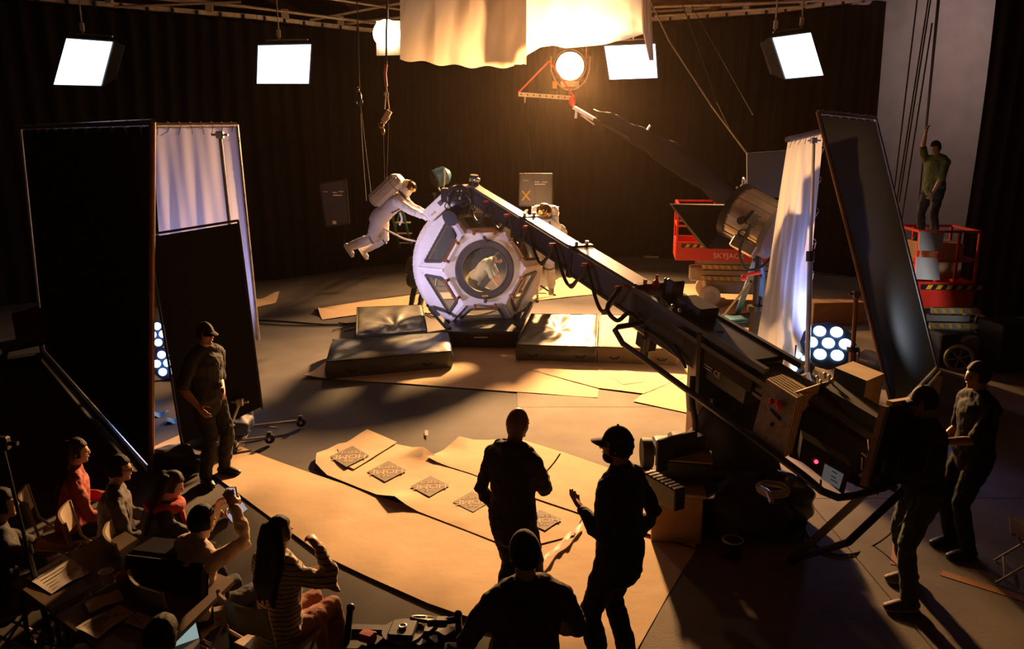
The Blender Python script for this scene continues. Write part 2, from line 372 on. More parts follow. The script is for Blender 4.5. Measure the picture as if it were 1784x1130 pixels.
# overhead pipe grid
def pipe(a, b, r, label, m='pipe', name='grid_pipe', cat='pipe', group='overhead grid pipes'):
    return one(name, label, cat, MB().cyl(a, b, r, n=10), M[m], group)
pipe(P(300, -5, 19.5), P(725, 50, 23.4), .035, 'steel grid pipe running above the left curtain track')
pipe(P(540, 35, 22.5), P(760, -6, 22.5), .035, 'steel grid pipe rising right towards the white cloth')
pipe(P(560, -4, 21.5), P(745, 24, 23), .03, 'thin upper grid pipe left of the white cloth')
pipe(P(600, 42, 23.6), P(730, 26, 23.6), .04, 'steel grid pipe beside the round lamp')
pipe(P(200, 12, 19), P(420, 3, 19.6), .03, 'grid pipe over the gap between the two left light panels')
pipe(P(1140, 12, 22), P(1520, -2, 21), .035, 'grid pipe above the right curtain track')
pipe(P(1140, 28, 23), P(1420, 10, 22), .03, 'lower grid pipe right of the white cloth')

# ------------------------------------------------------------------ hanging LED panels
def led_panel(q, Ys, label, straps):
    c = [P(x, y, Y) for (x, y), Y in zip(q, Ys)]
    ctr = sum(c, V())/4; nrm = (c[1]-c[0]).cross(c[2]-c[0]).normalized()
    if nrm.y > 0: nrm = -nrm
    t = thing('hanging_light_panel', label, 'stage light', ctr, 'hanging light panels')
    nu = 6
    def fn(u, v):
        p = c[0].lerp(c[1], u).lerp(c[3].lerp(c[2], u), v)
        return p+nrm*(.02-.05*math.sin(PI*u)*math.sin(PI*v))
    obj('diffuser', MB().grid(fn, 8, 8, thick=-nrm*.004), M['e_led'], t)
    ce = [ctr+(p-ctr)*1.0 for p in c]; e = MB(); th = .035
    for a, b in zip(ce, ce[1:]+ce[:1]): e.bar(a-nrm*.05+nrm*.03, b-nrm*.05+nrm*.03, .03, .03)
    obj('frame', e, M['black'], t)
    co = [ctr+(p-ctr)*1.06 for p in c]
    b = [ctr+(p-ctr)*.8-nrm*.42 for p in c]
    hs = MB()
    for i in range(4):
        j = (i+1) % 4; hs.hexa([co[i], co[j], b[j], b[i]], [co[i]+(ctr-co[i])*.02, co[j]+(ctr-co[j])*.02, b[j]+(ctr-b[j])*.05, b[i]+(ctr-b[i])*.05])
    hs.hexa([b[0], b[1], b[2], b[3]], [p-nrm*.06 for p in b])
    obj('black_hood', hs, M['black'], t)
    obj('hanging_pipe', MB().cyl(c[0].lerp(c[1], .1)+V((0, .2, .12)), c[0].lerp(c[1], .9)+V((0, .2, .12)), .02, n=8), M['pipe'], t)
    for u in straps:
        p = c[0].lerp(c[1], u)+V((0, .2, .1)); top = V((p.x, p.y, 7.5))
        obj('hanger_rod', MB().cyl(p, top, .016, n=6), M['pipe'], t)
        obj('clamp', MB().box(p+V((0, 0, .16)), (.07, .07, .16)), M['lightrope'], t)
led_panel([(117, 67), (197, 73), (177, 149), (95, 147)], (17.2, 16.8, 17.1, 17.5), 'leftmost hanging light panel, bright white and tilted, above the tall black flag', (.25,))
led_panel([(450, 79), (542, 77), (538, 145), (448, 145)], (18.2, 18.2, 18.5, 18.5), 'white hanging light panel left of the round warm lamp', (.35,))
led_panel([(1053, 80), (1141, 76), (1145, 135), (1062, 138)], (18.2, 18.2, 18.5, 18.5), 'white hanging light panel partly behind the tail of the white cloth', (.3, .6))
led_panel([(1345, 66), (1411, 57), (1433, 131), (1368, 137)], (16.9, 17.4, 17.7, 17.2), 'rightmost hanging light panel, tilted, near the grey wall', (.15, .85))

# ------------------------------------------------------------------ overhead white cloths
def cloth_front(u, v):
    x = 697+u*(917-697); top = -25; bot = 103+14*math.sin(min(u*1.15, 1)*PI*.62)+(-3 if u > .9 else 0)+2.5*math.sin(u*25)
    y = top+(bot-top)*v
    fold = .16*abs(math.sin(u*PI*3.6))*(1-.35*v)+.05*math.sin(u*31+v*3)+.05*math.sin((u*6+v*5))
    sag = .10*math.sin(v*PI*3+u*9)*abs(math.cos(u*PI*3.6))*.5
    return P(x, y, 16.6-fold+sag)
one('hanging_cloth', 'white draped cloth, dimmed by its colour, with scalloped folds hung overhead, left of the glowing part', 'cloth', MB().grid(cloth_front, 90, 30), M['silk_dim'], 'overhead white cloths', smooth='full')
def cloth_back(u, v):
    x = 865+u*(1131-865)
    bot = np.interp(x, [865, 912, 918, 942, 965, 985, 1050, 1100, 1131], [112, 112, 96, 82, 79, 84, 78, 66, 56])
    y = -25+(bot+25)*v
    return P(x, y, 17.3-.12*math.sin(u*11+v*2)+.05*math.sin(u*23-v*5)+.04*math.sin(v*9+u*4))
one('hanging_cloth', 'glowing overexposed white cloth hung overhead in front of the hidden lamp', 'cloth', MB().grid(cloth_back, 60, 24), M['silk'], 'overhead white cloths', smooth='full')
def cloth_tail(u, v):
    x0 = np.interp(v, [0, .6, 1], [1116, 1119, 1131]); x1 = np.interp(v, [0, .6, 1], [1134, 1136, 1139])
    return P(x0+(x1-x0)*u, -25+130*v, 17.0-.1*abs(math.sin(u*PI*2.5)))
one('cloth_tail', 'narrow tail of white cloth hanging over the corner of a light panel', 'cloth', MB().grid(cloth_tail, 14, 16), M['silk_dim'], smooth='full')

# ------------------------------------------------------------------ lamps
def fresnel(name, label, C, aim, R, L, body, lens, yoke=True, group=None, parentless=True, louvre=True):
    t = thing(name, label, 'stage light', C, group)
    d = (V(aim)-C).normalized(); x, y, _ = frame_of(d)
    obj('housing', MB().tube([C+d*a for a in (0, -.02, -L*.7, -L*.85, -L)], [R, R*1.12, R*1.12, R*.8, R*.45], 24), M[body], t, smooth=True)
    obj('lens', MB().tube([C+d*.02, C+d*.035, C+d*.05], [R*.93, R*.9, R*.5], 28), M[lens], t)
    obj('front_ring', MB().ring(C+d*.02, d, R*1.02, .025), M['black'], t, smooth=True)
    if yoke:
        pts = []
        for i in range(13):
            a = PI+PI*i/12; pts.append(C-d*L*.4+x*math.cos(a)*R*1.35+V((0, 0, 1))*(max(math.sin(a), -1)*R*1.75))
        pts = [C-d*L*.4+x*-R*1.35+V((0, 0, .2))]+pts+[C-d*L*.4+x*R*1.35+V((0, 0, .2))]
        obj('yoke', MB().tube(pts, .022, 8), M['steel'], t, smooth=True)
    return t
k = fresnel('key_lamp', 'large blazing warm lamp in a yoke below the white cloth', KEY, (-.4, 6, .3), .40, .66, 'silver', 'e_key')
obj('hanger_rod', MB().cyl(KEY+V((.45, .1, .2)), V((KEY.x+.45, KEY.y+.1, 7.6)), .025), M['pipe'], k); obj('lower_tray', MB().box(KEY+V((0, .1, -.48)), (.5, .4, .14)), M['steel'], k); obj('side_tag', MB().box(KEY+V((-.42, -.05, -.5)), (.12, .04, .2)), M['warn'], k)
fresnel('silk_lamp', 'warm lamp hidden behind the overhead white cloth', SILK, (.5, 8, 1), .4, .6, 'black', 'e_key', yoke=False)
rl = thing('round_lamp', 'round warm glowing lamp in a square pale housing left of the white cloth', 'stage light', ROUND)
obj('lens', MB().cyl(ROUND+V((0, -.14, 0)), ROUND+V((0, -.1, 0)), .335, n=36), M['e_round'], rl)
a = P(655, 36, 21); b = P(697, 36, 21); c_ = P(697, 96, 21); d_ = P(656, 97, 21)
obj('housing', MB().hexa([d_, c_, c_+V((0, .4, .05)), d_+V((0, .4, .05))], [a, b, b+V((0, .4, 0)), a+V((0, .4, 0))]), M['steel'], rl)
obj('hanger_rod', MB().cyl(ROUND+V((0, .2, .4)), V((ROUND.x, ROUND.y+.2, 7.6)), .02), M['pipe'], rl)
# spreader bar with red straps and its rope
sp = thing('spreader_bar', 'perforated metal spreader bar on two red straps, left of the key lamp', 'rigging', P(955, 165, 18.8))
A, B, T = P(903, 164, 18.8), P(1000, 171, 18.8), P(957, 106, 18.8)
obj('bar', MB().bar(A, B, .06, .09), M['steel'], sp)
for i in range(9):
    q = A.lerp(B, (i+.5)/9); obj('hole', MB().cyl(q+V((0, -.034, 0)), q+V((0, -.03, 0)), .018, n=8), M['joint'], sp)
for e in (A, B): obj('red_strap', MB().bar(e+V((0, 0, .03)), T, .035, .012, V((0, 1, 0))), M['redstrap'], sp, label='red webbing strap')
obj('rope', MB().cyl(T, V((T.x+.02, T.y, 7.6)), .014, n=6), M['rope'], sp)
obj('shackle', MB().ring(A+V((.15, 0, -.12)), (1, 0, 0), .06, .012, 12), M['steel'], sp)

# boom arm under black fabric
bo = thing('boom_arm', 'long boom arm wrapped in sagging black fabric, running down to the red lift', 'boom', P(1285, 335, 17))
A, B = P(1005, 192, 18.6), P(1292, 345, 16.5)
obj('arm', MB().bar(A, B, .07, .07), M['black'], bo)
def fab(u, v):
    x = 1036+u*252; top = P(x, np.interp(x, [1036, 1060, 1120, 1200, 1288], [190, 196, 222, 262, 333]), 18.4-1.9*u)
    w_ = np.interp(u, [0, .15, .35, .6, .85, 1], [.12, .32, .5, .62, .58, .25])
    a = v*2*PI
    return top+V((.03*math.sin(a*3+u*17), .17*math.cos(a)*(1+.2*math.sin(u*23)), -w_*.5+w_*.5*math.sin(a)+.025*math.sin(a*2+u*31)*abs(math.sin(a))))
obj('fabric_sleeve', MB().grid(fab, 70, 16), M['sleeve'], bo, smooth='full')
hd = MB().bar(P(1000, 187, 18.6), P(1036, 208, 18.4), .16, .07).bar(P(1005, 187, 18.6), P(1003, 206, 18.6), .08, .05).bar(P(1012, 200, 18.6), P(1035, 217, 18.4), .03, .03)
obj('arm_head', hd, M['white'], bo); obj('red_hook', MB().ell(P(997, 176, 18.7), (.08, .08, .12)), M['redstrap'], bo, label='red hook')
for (x, y) in ((1128, 222), (1184, 262)): obj('fabric_clip', MB().bar(P(x, y+4, 17.6), P(x+5, y-4, 17.6), .04, .04), M['white'], bo)
fr = MB()
for (x, y, x2, y2) in ((1265, 345, 1285, 325), (1270, 330, 1290, 342), (1278, 352, 1292, 322), (1262, 338, 1296, 350)): fr.cyl(P(x, y, 16.6), P(x2, y2, 16.5), .02, n=6)
obj('tail_bracket', fr, M['alum'], bo)

# ropes
def rope(pts, r, label, m='rope', group='hanging ropes', name='rope'):
    return one(name, label, 'rope', MB().tube(pts, r, 6), M[m], group)
rope([P(622, 0, 16.2), P(624, 60, 16.2), P(626, 155, 16.2)], .012, 'dark rope from the ceiling down to the small pulley left of the round lamp')
one('rope_pulley', 'small dark pulley on the rope left of the round lamp', 'pulley', MB().ell(P(626, 170, 16.2), (.05, .04, .12)).ring(P(626, 178, 16.2), (0, 1, 0), .06, .015, 12).ell(P(622, 156, 16.2), .05), M['black'])
rope([P(627, 184, 16.2), P(632, 270, 16.0), P(638, 350, 15.9)], .009, 'left harness line to the backpack of the floating astronaut')
rope([P(628, 184, 16.2), P(638, 270, 16.0), P(646, 335, 15.9)], .009, 'right harness line to the backpack of the floating astronaut')
rope([P(675, -10, 16.0), P(673, 60, 16.0), P(673, 113, 16.0)], .02, 'rope passing in front of the round lamp')
tk = thing('hoist_tackle', 'red and brass hoist tackle hanging below the round lamp', 'rigging', P(672, 190, 16))
obj('red_sling', MB().tube([P(673, 112, 16), P(671, 128, 16), P(673, 150, 16)], .03, 8), M['redstrap'], tk)
obj('strands', MB().tube([P(673, 150, 16), P(670, 190, 16)], .012, 6).tube([P(673, 150, 16), P(678, 190, 16)], .012, 6).ring(P(673, 164, 16), (0, 1, 0), .04, .012, 12), M['lightrope'], tk)
obj('spreader', MB().bar(P(668, 212, 16), P(679, 193, 16), .09, .1).bar(P(664, 219, 16), P(678, 204, 16), .03, .05), M['lightrope'], tk)
obj('pulley', MB().ell(P(664, 219, 16), (.06, .04, .06)).ell(P(667, 229, 16), (.04, .03, .07)), M['copper'], tk)
rope([P(668, 228, 16), P(670, 315, 15.9)], .004, 'left fine wire below the hoist tackle')
rope([P(677, 214, 16), P(674, 310, 15.9)], .004, 'right fine wire below the hoist tackle')
rope([P(985, 200, 18.2), P(975, 270, 17.5), P(960, 375, 16.45)], .003, 'thin wire from the key lamp down to the standing astronaut')
rope([P(920, 175, 18.2), P(922, 250, 17.5), P(935, 365, 16.45)], .003, 'thin wire from the spreader bar down to the standing astronaut')
rope([P(1130, -5, 16), P(1165, 70, 15.5), P(1240, 185, 14.5), P(1302, 268, 13.6)], .014, 'tan rope slanting from the white cloth to the small olive flag', 'lightrope')
rope([P(1188, 5, 17), P(1215, 80, 16), P(1250, 180, 15), P(1278, 238, 14.2)], .009, 'thin dark rope just right of the slanting tan rope')
rope([P(1205, 10, 18), P(1250, 90, 17), P(1312, 200, 15)], .007, 'thinnest slanting rope, farthest right of the white cloth')
RW = [((1605, -60), (1558, 330)), ((1618, -5), (1562, 350)), ((1622, -5), (1566, 352)), ((1624, 40), (1568, 400)), ((1634, -5), (1596, 405)), ((1607, 290), (1590, 470))]
rl_lab = ['leftmost dark rope before the grey wall', 'second dark rope from the left before the grey wall', 'third dark rope from the left before the grey wall', 'dark rope ending lowest beside the leaning flag', 'dark rope just left of the raised hand of the man on the lift', 'short dark rope passing behind the man on the lift']
for (a, b), l in zip(RW, rl_lab): rope([P(*a, 15.2), P(*b, 15.2)], .014, l)
rope([P(1637, -5, 14.2), P(1614, 226, 13.6)], .012, 'rope reaching down into the raised hand of the man on the lift')

# ------------------------------------------------------------------ people
DG = None
TEX = bpy.data.textures.new('wrinkle', 'CLOUDS'); TEX.noise_scale = .075
def fuse(name, mb, m, parent, vox=.012, smooth=4, wrinkle=0., label=None):
    o = obj(name, mb, m, parent)
    r = o.modifiers.new('r', 'REMESH'); r.mode = 'VOXEL'; r.voxel_size = vox
    if smooth: s = o.modifiers.new('s', 'SMOOTH'); s.iterations = smooth; s.factor = .5
    if wrinkle: d = o.modifiers.new('d', 'DISPLACE'); d.texture = TEX; d.strength = wrinkle; d.texture_coords = 'LOCAL'
    bpy.context.view_layer.update()
    me = bpy.data.meshes.new_from_object(o.evaluated_get(bpy.context.evaluated_depsgraph_get()))
    o.modifiers.clear(); old = o.data; o.data = me; bpy.data.meshes.remove(old); me.name = name
    me.polygons.foreach_set('use_smooth', [True]*len(me.polygons))
    if label: o['label'] = label
    return o
def ik(a, b, l1, l2, pole):
    a, b, pole = V(a), V(b), V(pole); d = b-a; L = d.length
    if L > (l1+l2)*.995: b = a+d*((l1+l2)*.995/L); d = b-a; L = d.length
    u = d/L; x = (l1*l1-l2*l2+L*L)/(2*L); h = math.sqrt(max(0, l1*l1-x*x))
    p = pole-u*pole.dot(u)
    p = p.normalized() if p.length > 1e-4 else V((0, 1, 0))
    return a+u*x+p*h, b
def hand(mb, w, d, palm, thumb, s, curl, shell=False):
    d = V(d).normalized(); palm = V(palm); palm = (palm-d*palm.dot(d)).normalized(); side = V(thumb); side = (side-d*side.dot(d)-palm*side.dot(palm)).normalized()
    R = Matrix((side, palm, d)).transposed()
    mb.ell(w+d*.05*s, (.041*s, .019*s, .055*s), R)
    for i, (k, L) in enumerate(((.031, .075), (.0105, .084), (-.0105, .078), (-.031, .06))):
        p = w+d*(.09-.004*abs(i-1.3))*s+side*k*1.05*s; c = curl*(1+.12*i)
        fd = (d+side*k*3).normalized(); q = [p-fd*.02*s]
        for a, l in ((.35, .45), (.9, .32), (1.4, .25)):
            ang = c*a; v = fd*math.cos(ang)+palm*math.sin(ang); q.append(q[-1]+v*L*l*s+(fd*.02*s if len(q) == 1 else V()))
        mb.loft(q, [.0105*s, .010*s, .009*s, .008*s], side, 8)
    t0 = w+d*.02*s+side*.025*s
    t1 = t0+(side*.8+d*.55+palm*.35).normalized()*.045*s; t2 = t1+(side*(.45-.3*curl)+d*.8+palm*(.3+.5*curl)).normalized()*.035*s; t3 = t2+(d*.9+palm*(.3+.6*curl)-side*.1).normalized()*.028*s
    mb.loft([t0, t1, t2, t3], [.015*s, .0125*s, .011*s, .009*s], palm, 8)
def person(name, label, loc, yaw, h=1.78, pel=(0, 0, .93), lean=(0, .03), twist=0., hp=0., hy=0., L=None, R=None, LF=(-.12, .02, .09), RF=(.12, .02, .09),
           Lp=(-.4, -1, -.3), Rp=(.4, -1, -.3), Lk=(0, 1, 0), Rk=(0, 1, 0), curl=(.5, .5), palmL=None, palmR=None, footyaw=(0, 0), toes=(0, 0), skin='skin', shirt='btee', sleeve='short', trousers='btrouser',
           shoes='shoe', hair='short', hairm='hair', cap=None, vox=.012, bulk=1.08, beard=False, glasses=False, suit=False, group=None, collar=False, hood=False, untuck=.05, hips=1.):
    s = h/1.8
    root = thing(name, label, 'person', loc, group)
    cy, sy = math.cos(yaw), math.sin(yaw)
    RZ = Matrix(((cy, -sy, 0), (sy, cy, 0), (0, 0, 1)))
    O = V(loc)
    W = lambda p: O+RZ @ (V(p))
    D = lambda v: RZ @ V(v)
    pel = V(pel)*s if not suit else V(pel)
    U = V((lean[0], lean[1], 1)).normalized() if len(lean) == 2 else V(lean).normalized()
    Rp0 = V((1, 0, 0)); Rp0 = (Rp0-U*Rp0.dot(U)).normalized()
    fw = U.cross(Rp0); fw = V((fw.x, fw.y, fw.z))
    if fw.y < 0 and abs(fw.y) > abs(fw.z): fw = -fw
    Rs = (Rp0*math.cos(twist)+fw*math.sin(twist)).normalized()
    C = pel+U*.47*s; sh = {-1: C-Rs*.165*s*bulk-U*.025*s, 1: C+Rs*.165*s*bulk-U*.025*s}
    hipj = {-1: pel-Rp0*.09*s-U*.02*s, 1: pel+Rp0*.09*s-U*.02*s}
    nk = C+U*.06*s
    # head frame
    hfw = (fw*math.cos(hy)+Rp0*math.sin(hy)).normalized(); Uh = U if not suit else U
    HU = (Uh*math.cos(hp)+hfw*math.sin(hp)*-1).normalized() if False else (Uh*math.cos(hp)+hfw*math.sin(hp)).normalized()
    HF = (hfw*math.cos(hp)-Uh*math.sin(hp)).normalized(); HR = HF.cross(HU)
    HC = nk+U*.05*s+HU*.125*s+HF*.015*s
    HM = Matrix((D(HR), D(HF), D(HU))).transposed()
    arms = {}
    loc_of = lambda p: RZ.transposed() @ (p-O)
    for sd_, tgt, pole in ((-1, L, Lp), (1, R, Rp)):
        t = loc_of(tgt) if isinstance(tgt, Vector) else V(tgt)*(s if not suit else 1) if tgt is not None else sh[sd_]+V((sd_*.06, .06, -.53*s))
        arms[sd_] = ik(sh[sd_], t, .285*s, .26*s, pole)
    legs = {}
    for sd_, tgt, pole in ((-1, LF, Lk), (1, RF, Rk)):
        legs[sd_] = ik(hipj[sd_], V(tgt)*(s if not suit else 1), .43*s, .43*s, pole)
    k = bulk
    def torso(mb, e, low=.0, n=18):
        pts = [pel-U*(.05+low)*s, pel+U*.02*s, pel+U*.14*s, pel+U*.27*s, pel+U*.38*s, pel+U*.46*s, pel+U*.5*s]
        rd = [(.15*hips, .11), (.165*hips, .12), (.145, .105), (.15, .11), (.165, .115), (.15, .095), (.08, .06)]
        mb.loft([W(p) for p in pts], [((a*k)*s+e, (b*k)*s+e) for a, b in rd], D(Rs), n)
        for q_s in (-1, 1): mb.loft([W(nk+U*.01*s), W(nk.lerp(sh[q_s], .55)+U*.012*s), W(sh[q_s])], [.055*s+e, .058*s*k+e, .052*s*k+e], D(U), 12)
    def arm(mb, sd_, e, f=1.0, r=(.052, .043, .038, .027)):
        el, wr = arms[sd_]; a = sh[sd_]
        if f >= 1: mb.loft([W(a-Rs*sd_*.01), W(a.lerp(el, .5)), W(el), W(el.lerp(wr, .3)), W(wr)], [r[0]*s*k+e, r[1]*s*k*1.05+e, r[2]*s*k+e, r[2]*s*k*1.0+e, r[3]*s+e], D(U), 12)
        else: mb.loft([W(a-Rs*sd_*.01), W(a.lerp(el, .5)), W(a.lerp(el, f*2 if f < .5 else .8))], [r[0]*s*k+e, r[1]*s*k*1.05+e, r[1]*s*k+e*1.6], D(U), 12)
    def leg(mb, sd_, e, f=1.0, flare=0):
        kn, an = legs[sd_]; a = hipj[sd_]
        mb.loft([W(a), W(a.lerp(kn, .35)), W(kn), W(kn.lerp(an, .3)), W(kn.lerp(an, f))], [.085*s*k+e, .078*s*k+e, .055*s*k+e, .055*s*k+e, (.036+flare)*s+e], D((1, 0, 0)), 12)
    b = MB(); torso(b, 0)
    b.loft([W(C+U*.0), W(nk+U*.03*s), W(HC-HU*.06*s)], [.075*s*k, .056*s, .054*s], D(Rs), 12)
    def skull(u):
        x, y, z = u
        X = x*.074*(1-.32*max(0, -z)**2); Y = y*.094+(.008 if z < 0 else 0)+(-.012*max(0, -z) if y < 0 else 0); Z = z*.118
        return V((X*s, Y*s, Z*s))
    b.ell(W(HC), 1, HM, 20, 14, skull)
    hp_ = lambda x, y, z: W(HC)+HM @ V((x*s, y*s, z*s))
    b.loft([hp_(0, .088, .03), hp_(0, .105, -.018)], [.009*s, .016*s], D(HR), 8); b.ell(hp_(0, .075, -.085), (.028*s, .025*s, .022*s), HM); b.ell(hp_(0, .085, -.05), (.022*s, .014*s, .014*s), HM)
    b.ell(hp_(0, .078, .028), (.05*s, .018*s, .012*s), HM)
    for q in (-1, 1): b.ell(hp_(q*.074, -.005, -.01), (.008*s, .02*s, .03*s), HM)
    for sd_ in (-1, 1):
        arm(b, sd_, 0); el, wr = arms[sd_]; dd = (wr-el).normalized()
        pm = (palmL if sd_ < 0 else palmR) or (-sd_, 0, 0)
        th = V((0, 1, 0)) if abs(dd.y) < .7 else V((-sd_*.6, 0, 1))
        if suit: b.loft([W(wr), W(wr+dd*.08), W(wr+dd*.15)], [.045*s, .055*s, .03*s], D(U), 10)
        hand(b, W(wr), D(dd), D(pm), D(th), s*(1.2 if suit else 1.02), curl[0] if sd_ < 0 else curl[1])
        leg(b, sd_, 0)
        kn, an = legs[sd_]; fy = footyaw[0] if sd_ < 0 else footyaw[1]; ty = toes[0] if sd_ < 0 else toes[1]
        fd = V((-math.sin(fy)*math.cos(ty), math.cos(fy)*math.cos(ty), -math.sin(ty)))
        b.loft([W(an-fd*.04*s-V((0, 0, .04*s))), W(an+fd*.1*s-V((0, 0, .055*s)))], [.033*s, .03*s], D((1, 0, 0)), 10)
    body = fuse('body', b, M['suit'] if suit else M[skin], root, vox, 3)
    # clothes
    t = MB(); torso(t, .014*s, untuck)
    for sd_ in (-1, 1): arm(t, sd_, .013*s if not suit else .028, 1.0 if sleeve == 'long' else .46)
    if suit or collar: t.loft([W(nk-U*.02*s), W(nk+U*.03*s)], [.085*s, .075*s], D(Rs), 12)
    if hood: t.loft([W(nk-fw*.06*s-Rs*.09*s+U*.03), W(nk-fw*.1*s+U*.02), W(nk-fw*.06*s+Rs*.09*s+U*.03)], [.04*s, .06*s, .04*s], D(U), 10).loft([W(nk-Rs*.09*s+U*.03*s), W(nk+fw*.03*s-Rs*.07*s+U*.01)], [.035*s, .025*s], D(U), 10).loft([W(nk+Rs*.09*s+U*.03*s), W(nk+fw*.03*s+Rs*.07*s+U*.01)], [.035*s, .025*s], D(U), 10)
    fuse('suit_top' if suit else 'shirt', t, M['suit'] if suit else M[shirt], root, vox*1.1, 4, .032 if sleeve == 'long' else .024)
    t = MB(); t.loft([W(pel+U*.07*s), W(pel), W(pel-U*.07*s)], [(.15*k*s*hips+.012, .108*k*s+.012), (.168*k*s*hips+.012, .122*k*s+.012), (.13*k*s*hips+.01, .10*k*s+.01)], D(Rp0), 16)
    for sd_ in (-1, 1): leg(t, sd_, .012*s if not suit else .03, 1.0 if not suit else .97, .018)
    fuse('suit_trousers' if suit else 'trousers', t, M['suit'] if suit else M[trousers], root, vox*1.1, 4, .028)
    for sd_ in (-1, 1):
        kn, an = legs[sd_]; fy = footyaw[0] if sd_ < 0 else footyaw[1]; ty = toes[0] if sd_ < 0 else toes[1]
        fd = V((-math.sin(fy)*math.cos(ty), math.cos(fy)*math.cos(ty), -math.sin(ty))); dn = (fd.cross(V((1, 0, 0)))).normalized()
        if dn.z > 0: dn = -dn
        z = .052*s
        sm = MB(); g = 1.25 if suit else 1
        sm.loft([W(an-fd*.055*s+dn*z*.9), W(an+fd*.03*s+dn*z*.75), W(an+fd*.11*s+dn*z*.95), W(an+fd*.175*s+dn*z*1.15)], [(.038*s*g, .04*s*g), (.043*s*g, .05*s*g), (.048*s*g, .036*s), (.038*s*g, .024*s)], D((1, 0, 0)), 14)
        if suit: sm.loft([W(an-dn*.1), W(an+dn*.02)], [.075, .065], D((1, 0, 0)), 14)
        else: sm.loft([W(an-dn*.01), W(an+dn*.03*s)], [.045*s, .045*s], D((1, 0, 0)), 12, False)
        so = obj('boot' if suit else 'shoe', sm, M['suit' if suit else shoes], root, smooth='full')
        sl = MB(); sl.loft([W(an-fd*.075*s+dn*.083*s), W(an+fd*.1*s+dn*.083*s), W(an+fd*.18*s+dn*.083*s)], [(.04*s*g, .009*s), (.05*s*g, .009*s), (.036*s*g, .009*s)], D((1, 0, 0)), 12)
        obj('sole', sl, M['rubber'] if shoes == 'shoe' and not suit else M['white'], so, smooth=True)
    # head things
    e = MB(); [e.ell(hp_(q*.031, .083, .004), (.013*s, .009*s, .008*s), HM, 8, 6) for q in (-1, 1)]; obj('eyes', e, M['eye'], root, smooth=True)
    m_ = MB(); m_.ell(hp_(0, .098, -.048), (.022*s, .006*s, .006*s), HM, 8, 6); obj('mouth', m_, M['lip'], root, smooth=True)
    if suit:
        obj('helmet', MB().ell(W(HC)+HM @ V((0, -.02, .01)), (.155, .165, .175), HM, 22, 16, lambda u: V((u.x*.15, (u.y if u.y < .55 else .55-(u.y-.55)*.1)*.165, u.z*.17))), M['suit'], root, smooth='full')
        obj('visor', MB().ell(W(HC)+HM @ V((0, .0, .045)), 1, HM, 22, 14, lambda u: V((u.x*.155, u.y*.17, max(u.z, -.25)*.15)) if u.y > -.15 else V((u.x*.14, -.02, u.z*.1))), M['visor'], root, smooth='full')
        obj('neck_ring', MB().ring(W(nk+U*.06), D(U), .135, .028), M['gasket'], root, smooth=True)
        return root, dict(W=W, D=D, U=U, fw=fw, Rs=Rs, C=C, pel=pel, arms=arms, legs=legs)
    def hairfn(u):
        r_ = 1.1 if (u.y < .25 or u.z > .45) else .86
        if u.z < -.35: r_ = .84 if u.y > -.3 else 1.04-.3*max(0, -u.z-.35)
        r_ *= 1+.02*math.sin(u.x*17+u.z*23)
        p = skull(u); return V((p.x*r_*1.03, p.y*r_, p.z*r_))
    if hair in ('short', 'long', 'bun'):
        hm = MB().ell(W(HC), 1, HM, 26, 18, hairfn)
        if hair == 'long':
            bk = -HF
            for q in (-1, 0, 1):
                a0 = hp_(q*.045, -.06, .05); pts = [a0, hp_(q*.075, -.075, -.06), W(nk-fw*.075*s+Rs*q*.075*s+U*.0), W(nk-fw*.125*s+Rs*q*.07*s-U*.16*s), W(nk-fw*.115*s+Rs*q*.06*s-U*.30*s)]
                hm.loft(pts, [(.05*s, .05*s), (.045*s, .042*s), (.05*s, .035*s), (.046*s, .028*s), (.024*s, .015*s)], D(Rs), 12)
        obj('hair', hm, M[hairm], root, smooth='full') if hair == 'short' else fuse('hair', hm, M[hairm], root, .012, 2, .012)
    if cap in ('cap', 'capback', 'beanie'):
        g = 1.13 if cap != 'beanie' else 1.14; lo = .34 if cap != 'beanie' else -.12
        cm = MB().ell(W(HC), 1, HM, 26, 16, lambda u: (lambda p: V((p.x*g*1.02, p.y*g, (p.z*1.13 if u.z > lo else lo*.118*1.05*s))))(skull(u)) if u.z > lo-.2 else V((u.x*.03*s, u.y*.03*s, lo*.118*s)))
        co = obj('cap' if cap != 'beanie' else 'beanie', cm, M['blackm'] if cap != 'beanie' else M['hood'], root, smooth='full')
        if cap != 'beanie':
            def br(u, v):
                a = (u-.5)*2.1; r_ = .09+.085*v*math.cos(a*.75)
                return hp_(math.sin(a)*(.088+.01*v), math.cos(a)*r_+.004, .046-.02*v-.012*abs(a)**2)
            obj('brim', MB().grid(br, 14, 5, thick=D(HU)*-.006), M['blackm'], co, smooth=True)
            obj('cap_button', MB().ell(hp_(0, 0, .134), .008*s), M['blackm'], co)
    if beard: obj('beard', MB().ell(hp_(0, .045, -.075), (.062*s, .058*s, .045*s), HM), M['hair'], root, smooth='full')
    if glasses:
        gm = MB(); [gm.ring(hp_(q*.032, .103, .004), D(HF), .022*s, .0028*s, 14, 6) for q in (-1, 1)]
        for q in (-1, 1): gm.tube([hp_(q*.055, .1, .006), hp_(q*.078, 0, .006)], .0028*s, 6)
        gm.tube([hp_(-.01, .106, .006), hp_(.01, .106, .006)], .0028*s, 6); obj('glasses', gm, M['black'], root)
    return root, dict(W=W, D=D, U=U, fw=fw, Rs=Rs, C=C, pel=pel, arms=arms, legs=legs, hp=hp_)

def yawof(x, y): return math.atan2(-x, y)             # local +y turned to the direction (x, y)
